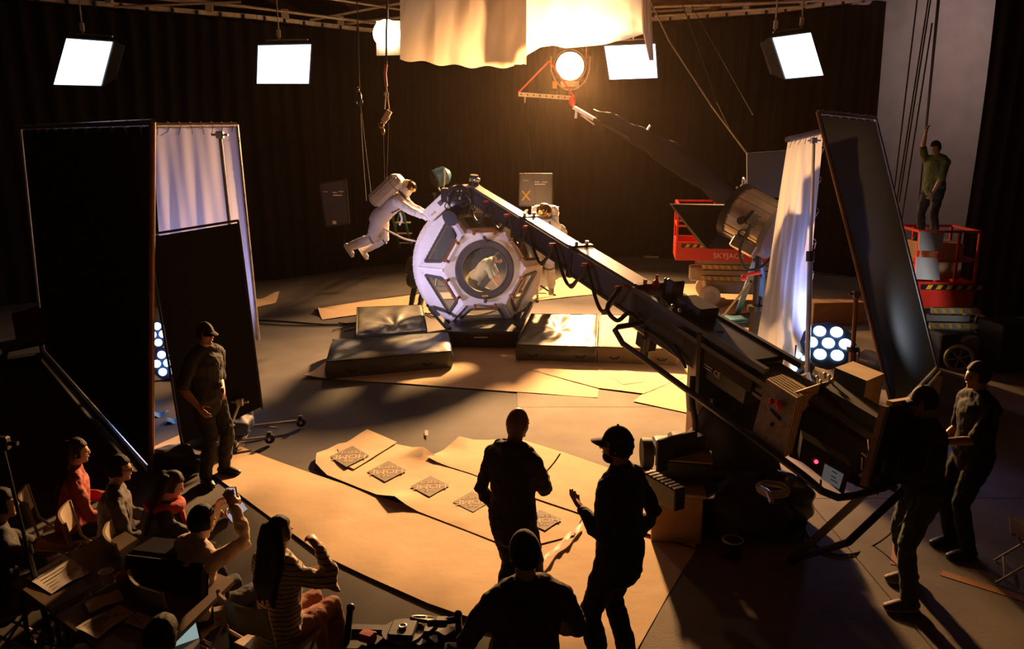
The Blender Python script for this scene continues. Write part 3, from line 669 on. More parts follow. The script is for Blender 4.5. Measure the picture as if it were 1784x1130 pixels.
# ------------------------------------------------------------------ crew
g1 = G(374, 832); g1.z = 0
person('person', 'standing man in black cap and black tee, arms at his sides, before the black flag', g1, yawof(.85, -.5), 1.82, hp=.08, hy=.0, L=P(388, 680, 8.25), R=P(345, 708, 8.0), Lp=(-.6, -1, 0), Rp=(.6, -1, 0), LF=(-.14, .0, .09), RF=(.15, .04, .09), cap='cap', hair='short', footyaw=(.3, -.3), vox=.009, twist=.1, bulk=1.2)
b2 = P(893, 760, 5.45); b2.z = 0
_, q = person('person', 'bald man in charcoal hoodie seen from behind, holding a thin twig', b2, yawof(.55, .83), 1.83, hp=.14, hy=.12, R=P(946, 824, 5.75), L=(-.24, .12, .9), Rp=(.7, -.7, -.7), Lp=(-.4, -1, -.2), shirt='hood', sleeve='long', hood=True, trousers='jean', hair=None, curl=(.5, 1.1), palmR=(-.6, .2, -.7), vox=.009)
hw = q['W'](q['arms'][1][1]+V((0, .08, .01)))
one('twig', 'thin pale twig held in the right hand of the bald man', 'twig', MB().tube(curve([hw-V((.03, .03, .03)), hw.lerp(P(976, 790, hw.y+.1), .5)-V((0, 0, .01)), P(976, 790, hw.y+.1)]), .006, 6), M['lightrope'])
c3 = P(1086, 800, 4.92); c3.z = 0
person('person', 'bearded man in cap, glasses and black jacket, gesturing with an open hand', c3, yawof(-.75, .62), 1.88, hp=.02, hy=-.25, L=P(1015, 888, 5.0), R=(.27, .05, .9), Lp=(-.2, -.3, -1), Rp=(.4, -1, -.2), LF=(-.16, .02, .09), RF=(.15, 0, .09), shirt='blackm', sleeve='long', collar=True, trousers='btrouser', cap='cap', hair='short', beard=True, glasses=True, curl=(.45, .5), palmL=(.5, -.1, .8), vox=.009, bulk=1.08, untuck=.08)
d4 = P(918, 1000, 3.72); d4.z = 0
person('person', 'man in knitted beanie and brown-grey sweater, seen from behind in front', d4, yawof(-.25, 1), 1.74, hp=.05, hy=0, L=(-.27, .3, 1.0), R=(.27, .3, 1.0), Lp=(-.6, -1, 0), Rp=(.6, -1, 0), shirt='sweater', sleeve='long', trousers='jean', cap='beanie', hair='short', vox=.009, bulk=1.16)
e5 = G(1585, 1035); e5.z = 0
_, q5 = person('person', 'crane operator in white-edged cap at the right, holding a controller', e5, yawof(-1, .0), 1.84, hp=.2, hy=.1, L=(-.1, .33, 1.12), R=(.12, .33, 1.14), Lp=(-.7, -.6, -.6), Rp=(.7, -.6, -.6), LF=(-.22, .12, .09), RF=(.2, -.08, .09), shirt='btee', sleeve='long', trousers='jean2', cap='cap', hair='short', curl=(1.1, 1.1), vox=.009, shoes='tan')
hw = (q5['W'](q5['arms'][1][1])+q5['W'](q5['arms'][-1][1]))/2+V((-.09, 0, .02))
ct = thing('remote_controller', 'small controller box with stalks held by the crane operator', 'controller', hw)
obj('case', MB().box(hw, (.1, .2, .07), bev=.01), M['plastic'], ct); obj('antenna', MB().tube([hw+V((0, .05, .03)), hw+V((-.02, .06, .15))], .005, 6), M['alum'], ct)
obj('joystick', MB().tube([hw+V((0, -.05, .03)), hw+V((0, -.05, .08))], .006, 6).ell(hw+V((0, -.05, .085)), .013), M['redb'], ct); obj('neck_loop', MB().tube([hw+V((-.05, -.08, .0)), hw+V((-.08, -.02, -.08)), hw+V((-.05, .06, 0))], .006, 6), M['lightrope'], ct)
f6 = P(1700, 760, 6.7); f6.z = 0
person('person', 'dark-clad man at far right facing left, forearm catching the light', f6, yawof(-.95, -.1), 1.84, hp=.1, hy=.1, L=(-.12, .4, 1.1), R=(.2, .2, .95), Lp=(-.5, -.5, -1), hair='short', shirt='flag', trousers='flag', vox=.012, bulk=1.12)  # near-black flag cloth on the clothes stands in for shade over him
# seated audience
def folding_chair(loc, yaw, label):
    t = thing('folding_chair', label, 'chair', (0, 0, 0), 'folding chairs of the onlookers')
    sm = MB().grid(lambda u, v: V((-.2+.4*u, -.2+.4*v, .44+.02*(2*v-1)**2)), 6, 6, thick=(0, 0, -.02)); obj('seat', sm, M['chair'], t, smooth=True)
    bk = MB().grid(lambda u, v: V((-.22+.44*u, -.235-.05*math.sin(PI*u)-.03*v, .66+.2*v)), 10, 3, thick=(0, -.018, 0)); obj('backrest', bk, M['chair'], t, smooth=True)
    for sx in (-1, 1):
        obj('leg', MB().tube([V((sx*.215, -.27, .86)), V((sx*.215, -.22, .55)), V((sx*.215, .0, .3)), V((sx*.215, .26, .01))], .012, 8), M['chair'], t, smooth=True)
        obj('leg', MB().tube([V((sx*.195, .16, .45)), V((sx*.195, 0, .25)), V((sx*.195, -.26, .01))], .011, 8), M['chair'], t, smooth=True)
    obj('crossbar', MB().tube([V((-.2, .2, .07)), V((.2, .2, .07))], .009, 6), M['chair'], t)
    obj('crossbar', MB().tube([V((-.2, -.2, .07)), V((.2, -.2, .07))], .009, 6), M['chair'], t)
    t.location = loc; t.rotation_euler = (0, 0, yaw); return t
ch0 = None
def seated(label, px, py, Y, fwd, chl=None, **k):
    global ch0
    p = P(px, py, Y); p.z = 0; yw = yawof(*fwd)
    a = dict(pel=(0, 0, .53), lean=(0, .12), LF=(-.13, .46, .09), RF=(.13, .46, .09), Lk=(0, 1, 1), Rk=(0, 1, 1), L=(-.15, .36, .66), R=(.15, .36, .66), Lp=(-.7, -.7, -.5), Rp=(.7, -.7, -.5), vox=.011)
    a.update(k)
    r = person('person', label, p, yw, **a)
    if chl:
        if ch0 is None: ch0 = folding_chair(p-V((-math.sin(yw), math.cos(yw), 0))*.02, yw, chl)
        else: dup(ch0, p-V((-math.sin(yw), math.cos(yw), 0))*.02, yw, chl, 'folding chairs of the onlookers')
    return r
seated('seated woman with long dark hair and red jacket, farthest left of the onlookers', 118, 850, 6.2, (.85, .5), 'beige folding chair under the woman in the red jacket', h=1.68, hair='long', hairm='hair2', skin='skin2', shirt='redj', sleeve='long', trousers='jean', collar=True)
seated('seated woman with short dark hair and glasses, pale top, facing right', 190, 880, 5.85, (.9, .4), 'beige folding chair under the woman with glasses', h=1.68, hair='short', skin='skin2', shirt='lilac', sleeve='long', trousers='jean', glasses=True)
_, qc = seated('seated woman with dark hair and crimson scarf, holding a lit phone', 268, 890, 5.55, (.85, .5), 'beige folding chair under the woman with the crimson scarf', h=1.68, hair='long', hairm='hair2', skin='skin', shirt='blackm', sleeve='long', trousers='jean', L=(-.05, .42, .85), R=(.16, .5, .86), hp=.35)
one('scarf', 'crimson scarf round the neck of the third onlooker', 'scarf', MB().ring(qc['W'](qc['C']+qc['U']*.06+qc['fw']*.02), qc['D'](qc['U']), .105, .045, 20, 10).loft([qc['W'](qc['C']+qc['fw']*.13), qc['W'](qc['C']+qc['fw']*.17-V((0, 0, .2)))], [(.06, .03), (.07, .02)], qc['D'](qc['Rs']), 10), M['scarf'], smooth='full')
_, qd = seated('onlooker in cream knit sweater raising a phone with both hands', 325, 975, 4.95, (.62, .75), 'beige folding chair under the onlooker filming with a phone', h=1.7, hair='short', hairm='hair', skin='skin2', shirt='cream', sleeve='long', trousers='jean', L=P(378, 884, 5.3), R=P(408, 884, 5.1), Lp=(-.6, -.2, -1), Rp=(.6, -.2, -1), hp=.0, lean=(.1, .12), curl=(.8, .8), palmL=(1, .2, 0), palmR=(-1, .2, 0))
_, qe = seated('woman in striped knit top with long dark hair, seated nearest the camera', 480, 985, 4.75, (.5, .86), 'beige folding chair under the woman in the striped top', h=1.7, hair='long', hairm='hair', skin='skin2', shirt='stripe', sleeve='long', trousers='rust', shoes='wshoe', L=(-.1, .3, .75), R=P(556, 958, 4.75), Rp=(1, 0, -.8), curl=(.5, 1.2), hp=-.05, lean=(0, .06), LF=(-.05, .48, .09), RF=(.14, .42, .09))
wq = qe['arms'][1]; one('wristwatch', 'dark wristwatch on the woman in the striped top', 'watch', MB().ring(qe['W'](wq[1].lerp(wq[0], .12)), qe['D']((wq[1]-wq[0]).normalized()), .033, .009, 16, 8), M['rubber'])
# phone held up
a_, b_ = qd['W'](qd['arms'][-1][1]), qd['W'](qd['arms'][1][1])
def phone(label, c, x, z, scr):
    x = V(x).normalized(); z = V(z).normalized(); y = x.cross(z).normalized(); R_ = Matrix((x, y, z)).transposed()
    t = thing('phone', label, 'phone', c, 'phones held by the onlookers')
    obj('case', MB().box(c, (.155, .009, .076), R_, .003), M['plastic'], t)
    obj('screen', MB().box(V(c)+y*scr*.006, (.143, .002, .068), R_), M['e_phone'], t, label='glowing screen')
phone('phone held up sideways by the onlooker in the cream sweater', (a_+b_)/2+V((0, 0, .10))+(qd['D']((0, .06, 0))), b_-a_, (0, -.15, 1), 1)
pc = qc['W'](qc['arms'][1][1]+V((-.02, .1, .05)))
phone('phone with pale lit screen held low by the woman with the scarf', pc, (.5, .6, .35), (-.6, .3, .6), 1)
seated('seated onlooker at the left edge in rust-brown trousers', -25, 900, 5.1, (.75, .65), 'folding chair at the left edge under the onlooker in rust trousers', h=1.74, hair='short', shirt='btee', sleeve='short', trousers='rust', shoes='shoe', R=(.1, .5, .72), L=(-.1, .5, .7), LF=(-.1, .6, .09), RF=(.2, .62, .09))
seated('onlooker at the bottom edge in a yellow-green top, head before the laptop', 252, 1160, 3.54, (.25, 1), None, h=1.72, hair='short', shirt='green', sleeve='long', trousers='jean', L=(-.2, .4, .78), R=(.2, .4, .78), hp=.35)

# ------------------------------------------------------------------ capsule
n_ = V((.17, -.985, .03)).normalized(); ex = V((-n_.y, n_.x, 0)).normalized(); ez = ex.cross(V((0, 0, 1))); ez = n_.cross(ex).normalized()
if ez.z < 0: ez = -ez
C0 = P(844, 469, 14.75)
def cp(x, z, d): return C0+ex*x+ez*z-n_*d        # d = depth behind the front plate
cap = thing('space_capsule', 'white riveted mock space capsule with round front window on a black platform', 'capsule', V((C0.x, C0.y+.7, .3)))
RH, RO, DO = .77, 1.2, .5
FK = [(RH*math.cos(a), RH*math.sin(a)) for a in [PI*k/3 for k in range(6)]]
OK_ = [(RO*math.cos(a), RO*math.sin(a)) for a in [PI*k/3 for k in range(6)]]
def ringpanel(outer, inner, th):                    # panel with a hole, both lists same length, th vector
    n = len(outer); mb = MB(); vv = outer+inner+[p+th for p in outer]+[p+th for p in inner]
    fs = []
    for i in range(n):
        j = (i+1) % n
        fs += [(i, j, n+j, n+i), (2*n+i, 3*n+i, 3*n+j, 2*n+j), (i, 2*n+i, 2*n+j, j), (n+i, n+j, 3*n+j, 3*n+i)]
    mb.add(vv, fs); return mb
def polyray(poly, c, a):                            # 2-D: from c along angle a to the polygon edge
    d = (math.cos(a), math.sin(a)); best = None
    for (x1, y1), (x2, y2) in zip(poly, poly[1:]+poly[:1]):
        ex_, ey_ = x2-x1, y2-y1; den = d[0]*ey_-d[1]*ex_
        if abs(den) < 1e-9: continue
        t = ((x1-c[0])*ey_-(y1-c[1])*ex_)/den; s_ = ((x1-c[0])*d[1]-(y1-c[1])*d[0])/den
        if t > 0 and -1e-6 <= s_ <= 1+1e-6 and (best is None or t < best): best = t
    return (c[0]+d[0]*best, c[1]+d[1]*best)
def angles(poly, c, n):
    A_ = [math.atan2(y-c[1], x-c[0]) % (2*PI) for x, y in poly]
    out = sorted(A_+[2*PI*i/n for i in range(n) if all(abs(2*PI*i/n-a) > .04 for a in A_)]); return out
def rounded(poly, r, k=5):
    out = []
    m = len(poly)
    for i in range(m):
        p0, p1, p2 = V((*poly[i-1], 0)), V((*poly[i], 0)), V((*poly[(i+1) % m], 0))
        a = p1+(p0-p1).normalized()*r; b = p1+(p2-p1).normalized()*r
        for j in range(k+1):
            t = j/k; q = a*(1-t)**2+p1*2*t*(1-t)+b*t*t; out.append((q.x, q.y))
    return out
aa = angles(FK, (0, 0), 48)
out_ = [polyray(FK, (0, 0), a) for a in aa]; inn = [(.5*math.cos(a), .5*math.sin(a)) for a in aa]
obj('front_plate', ringpanel([cp(x, z, 0) for x, z in out_], [cp(x, z, 0) for x, z in inn], -n_*.04), M['hull'], cap)
circ = lambda r, d, n=48: [cp(r*math.cos(2*PI*i/n), r*math.sin(2*PI*i/n), d) for i in range(n)]
wf = obj('round_window_frame', ringpanel(circ(.53, -.05), circ(.42, -.05), -n_*.1), M['gasket'], cap)
obj('frame_bead', MB().tube(circ(.535, -.03), .018, 8, True).tube(circ(.42, -.05), .012, 8, True), M['gasket'], wf, smooth=True)
obj('glass', MB().tube([cp(0, 0, .0), cp(0, 0, .01)], .42, 40), GLASS, wf)
for s_ in (1, -1):
    obj('window_latch', MB().bar(cp(0, s_*.5, -.05), cp(0, s_*.62, -.05), .05, .05).ell(cp(0, s_*.57, -.07), .035), M['gasket'], cap)
obj('yellow_marking', MB().bar(cp(-.06, -.49, -.054), cp(.06, -.49, -.054), .012, .03, ez), M['warn'], wf)
rv = MB()
for k in range(6):
    j = (k+1) % 6
    f0, f1, o0_, o1 = cp(*FK[k], 0), cp(*FK[j], 0), cp(*OK_[k], DO), cp(*OK_[j], DO)
    X = (f1-f0).normalized(); mid = (f0+f1)/2; om = (o0_+o1)/2; Yv = (om-mid); Yv = (Yv-X*Yv.dot(X)).normalized(); N = X.cross(Yv).normalized()
    if N.dot(n_) < 0: N = -N
    hh = (om-mid).dot(Yv); w0 = (f1-f0).length/2; w1 = (o1-o0_).length/2
    q = [(-w0, 0), (w0, 0), (w1, hh), (-w1, hh)]
    win = rounded([(-w0*.72, hh*.17), (w0*.72, hh*.17), (w1*.76, hh*.86), (-w1*.76, hh*.86)], .06)
    c_ = (0, hh*.5); A2 = angles(q, c_, 40)
    L3 = lambda p, d=0.: mid+X*p[0]+Yv*p[1]+N*d
    obj('facet_panel', ringpanel([L3(polyray(q, c_, a)) for a in A2], [L3(polyray(win, c_, a)) for a in A2], -N*.04), M['hull'], cap)
    w2 = [((x-0)*1.0, y) for x, y in win]; wi = [(x*.86, c_[1]+(y-c_[1])*.86) for x, y in win]
    fw_ = obj('side_window_frame', ringpanel([L3(p, .03) for p in win], [L3(p, .03) for p in wi], -N*.07), M['gasket'], cap)
    gl = MB(); gl.prism([L3(p, -.0) for p in wi], N*.006); obj('glass', gl, GLASS, fw_)
    # handle along the hexagon edge
    a0, a1 = L3((-w0*.62, -.005), .09), L3((w0*.62, -.005), .09)
    hd_ = obj('handrail', MB().bar(a0, a1, .03, .03, N), M['gold'], cap, label='orange-brown handrail')
    for p in (-w0*.5, w0*.5): obj('bracket', MB().box(L3((p, -.02), .045), (.05, .06, .1), Matrix((X, Yv, N)).transposed(), .008), M['gold'], hd_)
    # seams and rivets along facet borders
    for i in range(15):
        t = (i+.5)/15
        for a_, b_ in ((f0, o0_), (f1, o1)):
            p = a_.lerp(b_, t).lerp((mid+om)/2, .05)+N*.003; rv.ell(p, .009, None, 6, 4)
        p = o0_.lerp(o1, t)-Yv*.05+N*.003; rv.ell(p, .009, None, 6, 4)
    # curved gore between the chord and the drum
    def gore(u, v):
        a = o0_.lerp(o1, u); th = PI*k/3+PI/3*u; b = cp(1.24*math.cos(th), 1.24*math.sin(th), .66)
        return a.lerp(b, v)+ (ex*math.cos(th)+ez*math.sin(th))*.05*math.sin(PI*v)*math.sin(PI*u)
    obj('curved_gore', MB().grid(gore, 12, 5, thick=-n_*.02), M['hull'], cap, smooth=True)
    obj('corner_rib', MB().bar(f0+n_*.002, o0_+n_*.002, .05, .02, n_), M['hull'], cap)
def drum(u, v):
    th = u*2*PI; r = 1.24+.035*math.sin(PI*min(v*1.3, 1))-.12*max(0, v-.7)/.3
    return cp(r*math.cos(th), r*math.sin(th), .66+v*.75)
obj('drum_shell', MB().grid(drum, 60, 8), M['hull'], cap, smooth='full')
def drum2(u, v):
    th = u*2*PI; r = 1.2-.1*max(0, v-.7)/.3; return cp(r*math.cos(th), r*math.sin(th), .66+v*.75)
obj('inner_lining', MB().grid(drum2, 60, 4), M['hull'], cap, smooth='full')
obj('rear_rim', MB().ring(cp(0, 0, 1.4), n_, 1.13, .035, 48), M['gasket'], cap, smooth=True)
for i in range(60):
    th = 2*PI*i/60; rv.ell(cp(1.27*math.cos(th), 1.27*math.sin(th), .78), .009, None, 6, 4); rv.ell(cp(1.28*math.cos(th), 1.28*math.sin(th), .98), .009, None, 6, 4)
r_ = obj('rivets', rv, M['rivet'], cap); r_['kind'] = 'stuff'
FZ = P(850, 505, 16).z
obj('deck', MB().prism([cp(x, FZ-C0.z, d)-V((0, 0, .03)) for x, d in ((-.95, .55), (.95, .55), (.95, 1.35), (-.95, 1.35))], V((0, 0, .03))), M['gasket'], cap)
hb = P(762, 361, 15.3); Rb = Matrix.Rotation(math.radians(-42), 3, 'Y')
bx = obj('equipment_box', MB().box(hb, (.5, .34, .26), Rb, .02), M['hull'], cap); obj('dark_panel', MB().box(hb+Rb @ V((.12, -.172, .02)), (.09, .01, .09), Rb), M['gasket'], bx); obj('handle', MB().box(hb+Rb @ V((-.12, -.175, -.03)), (.1, .02, .03), Rb), M['lightrope'], bx)
# platform
pf = thing('capsule_platform', 'black platform with cradle legs under the capsule', 'platform', V((C0.x, C0.y+.5, 0)))
a, b = G(782, 606), G(903, 606); a.z = b.z = 0
yy = V((0, 1.3, 0))
obj('box', MB().hexa([a, b, b+yy, a+yy], [p+V((0, 0, .27)) for p in (a, b, b+yy, a+yy)]), M['black'], pf)
obj('tray', MB().hexa([p+V((0, 0, .27)) for p in (a-V((.03, 0, 0)), b+V((.03, 0, 0)), b+yy+V((.03, 0, 0)), a+yy-V((.03, 0, 0)))], [p+V((0, 0, .31)) for p in (a-V((.03, 0, 0)), b+V((.03, 0, 0)), b+yy+V((.03, 0, 0)), a+yy-V((.03, 0, 0)))]), M['plastic'], pf)
obj('label_strip', MB().box((a+b)/2+V((-.05, -.005, .2)), (.25, .01, .02)), M['alum'], pf)
for s_ in (-1, 1):
    for d in (.55, 1.3):
        obj('cradle_leg', MB().bar(V((a.x if s_ < 0 else b.x, a.y+d-.35, .3)), cp(s_*.98, -.78, d), .08, .08), M['black'], pf)
obj('cradle', MB().tube([cp(1.27*math.cos(t), 1.27*math.sin(t), .75) for t in [PI*(1.2+.6*i/14) for i in range(15)]], .035, 8), M['black'], pf)
# ------------------------------------------------------------------ astronauts, man inside
ap = P(664, 376, 15.55)
r1, q1 = person('astronaut', 'astronaut in white suit with backpack floating at the left, hands on the capsule', V((ap.x, ap.y, 0)), yawof(1, -.05), 1.86, pel=(0, 0, ap.z), lean=(0, 1.15), hp=-.45, suit=True, sleeve='long',
     L=(-.1, .86, ap.z+.04), R=(.12, .84, ap.z+.0), Lp=(-.6, 0, -1), Rp=(.6, 0, -1), LF=(-.12, -.38, ap.z-.66), RF=(.12, -.60, ap.z-.58), Lk=(0, .6, -1), Rk=(0, .6, -1), toes=(1.0, 1.0), palmL=(0, 0, -1), palmR=(0, 0, -1), bulk=1.28, vox=.014)
def pack(root, q):
    U, fw, Rs = q['U'], q['fw'], q['Rs']; c = q['C']-fw*.28-U*.06; Rm = Matrix((q['D'](Rs), q['D'](fw), q['D'](U))).transposed()
    p = obj('backpack', MB().box(q['W'](c), (.56, .3, .72), Rm, .07), M['suit'], root, smooth=False, label='white life-support backpack')
    obj('lid_seam', MB().box(q['W'](c+U*.18), (.565, .305, .015), Rm), M['rivet'], p); obj('side_seam', MB().box(q['W'](c-fw*.04), (.565, .012, .66), Rm), M['rivet'], p)
    for s_ in (-1, 1): obj('harness_strap', MB().tube([q['W'](q['C']+Rs*s_*.14-fw*.12+U*.03), q['W'](q['C']+Rs*s_*.12+fw*.03+U*.1), q['W'](q['C']+Rs*s_*.12+fw*.15-U*.06), q['W'](q['C']+Rs*s_*.16-U*.26+fw*.1)], .02, 6), M['strap'], root)
    obj('belt', MB().ell(q['W'](q['pel']+U*.13), (.205, .155, .03), Rm, 18, 6), M['strap'], root)
    for s_ in (-1, 1):
        k_, a_ = q['legs'][s_]; obj('knee_strap', MB().ring(q['W'](k_), q['D']((a_-k_).normalized()), .095, .015, 16, 6), M['strap'], root)
pack(r1, q1)
ap = P(948, 428, 16.5)
r2, q2 = person('astronaut', 'astronaut in white suit standing behind the crane arm, gold visor raised, facing us', V((ap.x, ap.y, 0)), yawof(-.1, -1), 1.84, pel=(0, 0, ap.z), lean=(0, .1), hp=.35, suit=True, sleeve='long',
     L=(-.4, .25, ap.z+.35), R=(.38, .35, ap.z+.62), Lp=(-.6, -.6, -1), Rp=(.9, 0, -1), LF=(-.16, .02, ap.z-.84), RF=(.16, .0, ap.z-.84), toes=(.5, .5), bulk=1.28, vox=.014)
pack(r2, q2)
ip = P(826, 486, 15.75)
person('person', 'man in grey-green tee crouching inside the capsule behind the round window', V((ip.x, ip.y, FZ)), yawof(1, -.15), 1.76, pel=(0, 0, ip.z-FZ+.02), lean=(0, .95), hp=.55, L=(-.15, .62, .06), R=(.12, .58, .04), Lp=(-.5, -.5, 0), Rp=(.5, -.5, 0), LF=(-.14, .12, .09), RF=(.14, -.25, .1), Lk=(-.2, 1, .8), Rk=(.2, 1, .1), toes=(0, .9), shirt='grey', sleeve='short', trousers='btrouser', hair='short', skin='skin', bulk=1.12, vox=.012)
bp_ = P(712, 430, 17.6)
person('person', 'dark-clad crew member half hidden between the green ladder and the capsule', V((bp_.x+.1, bp_.y, 0)), yawof(.2, 1), 1.7, pel=(0, 0, .75), lean=(0, .6), LF=(-.14, .15, .09), RF=(.14, -.05, .09), shirt='btee', hair='short', vox=.015, L=(-.2, .4, .7), R=(.2, .4, .7))
one('tether', 'tan tether hanging from the floating astronaut to the capsule', 'rope', MB().tube(curve([P(668, 398, 15.5), P(690, 409, 15.5), P(705, 416, 15.5), P(724, 420, 15.4)]), .018, 6), M['lightrope'])
one('hand_strap', 'short pale strap dangling from the chest of the floating astronaut', 'strap', MB().tube(curve([P(697, 370, 15.4), P(700, 382, 15.4), P(696, 392, 15.4)]), .02, 6), M['suit'])

# ------------------------------------------------------------------ crash mats
def mat_(label, c, th, m, rel=.02, seed=0, crease=None):
    a, b, d, e = c    # front-left, front-right, back-right, back-left on the ground
    t = thing('crash_mat', label, 'mat', (a+b+d+e)/4, 'black and brown crash mats')
    rnd = random.Random(seed); ph = [rnd.uniform(0, 6) for _ in range(6)]
    def fn(u, v):
        p = a.lerp(b, u).lerp(e.lerp(d, u), v); ed = min(u, 1-u, v, 1-v)
        z = th-.03*max(0, 1-ed/.06)**2
        z += rel*(math.sin(u*9+v*4+ph[0])*math.sin(v*7-u*3+ph[1])+.5*math.sin(u*21-v*12+ph[2])*math.sin(v*5+ph[3]))*min(1, ed/.1)
        if crease:
            cu, cv = crease; r = math.hypot(u-cu, (v-cv)*.9); an = math.atan2(v-cv, u-cu)
            z += (-.07*math.exp(-r*r/.012)+.022*math.sin(an*7+ph[4])*math.exp(-abs(r-.2)/.18))*min(1, ed/.08)
        return p+V((0, 0, z))
    obj('top_cover', MB().grid(fn, 60, 44), M[m], t, smooth='full')
    def side(u, v):
        per = [a, b, d, e, a]; k = min(3, int(u*4)); f = u*4-k; p = per[k].lerp(per[k+1], f); o = (p-(a+b+d+e)/4).normalized()
        return p+o*.03*math.sin(PI*v)*(1+.3*math.sin(f*14))+V((0, 0, .01+(th-.035)*v))
    obj('side_wall', MB().grid(side, 80, 6), M[m], t, smooth='full')
    obj('piping', MB().tube([p+V((0, 0, th-.02)) for p in (a, b, d, e)], .012, 6, True), M['rubber'], t)
    for f in (.2, .8): q = a.lerp(b, f)+V((0, -.04, th*.45)); obj('carry_handle', MB().tube([q-V((.08, 0, 0)), q+V((-.04, -.03, -.03)), q+V((.04, -.03, -.03)), q+V((.08, 0, 0))], .012, 6), M['rubber'], t)
th = .31
g = lambda x, y, z=0.: G(x, y, z)*1 - V((0, 0, z))
mat_('black vinyl crash mat, front one of the left pair', [G(570, 661), G(787, 641), g(782, 577, th), g(578, 590, th)], th, 'vinyl', .022, 1)
mat_('black vinyl crash mat, rear one of the left pair, pale lettering on top', [g(621, 583, th), g(744, 574, th), g(735, 529, th), g(622, 534, th)], th, 'vinyl', .016, 2, (.55, .3))
mat_('creased black vinyl crash mat right of the platform', [G(900, 629), G(1039, 633), g(1042, 546, th), g(926, 545, th)], th, 'vinyl', .018, 3, (.45, .55))
mat_('brown canvas crash mat, rightmost, smooth top', [G(1042, 633), G(1180, 638), g(1150, 549, th), g(1046, 546, th)], th, 'vinyl2', .006, 4)

# ------------------------------------------------------------------ floor paper
def sheet(label, px, lift=None, z=.004, curl=(), group='sheets of floor paper', m='paper'):
    pts = [G(x, y) for x, y in px]; t = thing('floor_paper', label, 'paper', sum(pts, V())/len(pts), group)
    bm = bmesh.new(); vs_ = [bm.verts.new(p) for p in pts]; f = bm.faces.new(vs_)
    bmesh.ops.triangulate(bm, faces=[f])
    for _ in range(5):
        es = [e for e in bm.edges if e.calc_length() > .28]
        if es: bmesh.ops.subdivide_edges(bm, edges=es, cuts=1)
        bmesh.ops.triangulate(bm, faces=bm.faces)
    ed = set(v for e in bm.edges if e.is_boundary for v in e.verts)
    for v in bm.verts:
        v.co.z = z+(.006 if v not in ed else .003)*(1+math.sin(v.co.x*3.1+v.co.y*1.7)*math.sin(v.co.y*2.3-v.co.x))+.002*math.sin(v.co.x*9+v.co.y*13)
        for (cx, cy, hgt, rad) in curl:
            c = G(cx, cy); r = (V((v.co.x, v.co.y, 0))-c).length
            if r < rad: v.co.z += hgt*(1-r/rad)**1.6
    mb = MB(); bm.verts.ensure_lookup_table(); mb.add([tuple(v.co) for v in bm.verts]+[(v.co.x, v.co.y, v.co.z-.002) for v in bm.verts], [])
    n = len(bm.verts); mb.f = [tuple(v.index for v in f.verts) for f in bm.faces]; bm.verts.index_update(); mb.f = [tuple(v.index for v in f.verts) for f in bm.faces]
    bm.free(); o = obj('sheet', mb, M[m], t, smooth='full'); return t
sheet('wide brown paper sheet running from the cap wearer to the bottom edge', [(300, 775), (345, 808), (560, 967), (640, 1005), (745, 1052), (845, 1088), (960, 1138), (1108, 1136), (1162, 1040), (1212, 958), (1030, 905), (870, 905), (690, 876), (548, 827), (462, 796), (400, 770)], z=.004, curl=((845, 1088, .02, .4),))
sheet('brown paper sheet printed with four dark diamond logos', [(550, 812), (552, 795), (590, 775), (640, 766), (700, 778), (738, 793), (1020, 890), (1000, 935), (900, 960), (770, 910), (688, 878), (570, 830)], z=.016, curl=((738, 793, .09, .4), (688, 878, .07, .35), (551, 803, .05, .5)))
sheet('brown paper sheet behind the two talking men, dark folded corner at its left', [(744, 804), (800, 771), (850, 770), (900, 766), (985, 792), (1080, 826), (1215, 868), (1212, 958), (1060, 915), (905, 862), (820, 828)], z=.026, curl=((797, 772, .07, .3), (744, 804, .04, .3)))
sheet('small squarish paper overlay under the leftmost logo', [(588, 785), (640, 752), (692, 775), (617, 822), (600, 815)], z=.034)
sheet('pale brown paper sheet in front of the left crash mats', [(530, 658), (575, 625), (700, 600), (905, 604), (1048, 640), (1041, 693), (900, 683), (700, 668)], z=.004, curl=((530, 658, .05, .5),))
sheet('brown paper sheet in front of the right crash mats', [(905, 625), (1040, 625), (1198, 620), (1196, 657), (1121, 687), (1042, 677), (905, 640)], z=.014)
sheet('amber-lit paper sheet beside the crane column', [(1103, 700), (1196, 628), (1330, 640), (1310, 690), (1225, 726)], z=.008)
sheet('long paper strip behind the left crash mats with a curled end', [(550, 538), (640, 524), (735, 512), (768, 545), (700, 546), (620, 549), (562, 557)], z=.006, curl=((553, 545, .12, .5),))
sheet('small pale paper corner right of the black flag', [(410, 520), (455, 521), (488, 513), (480, 528), (415, 543)], z=.006, curl=((488, 515, .12, .6),))
sheet('paper sheet on the floor behind the right crash mats', [(925, 518), (975, 484), (1045, 480), (1110, 510), (1040, 512), (930, 524)], z=.006)
sheet('paper sheet near the wheels of the red lift', [(1040, 506), (1180, 495), (1290, 495), (1360, 540), (1250, 550), (1130, 525)], z=.006)
sheet('paper sheet under the blue lamp stand', [(1150, 545), (1250, 548), (1330, 575), (1300, 600), (1200, 590)], z=.006)
sheet('pale paper on the floor at the feet of the tall frame', [(240, 790), (270, 778), (330, 750), (350, 765), (345, 800), (270, 815)], z=.006)
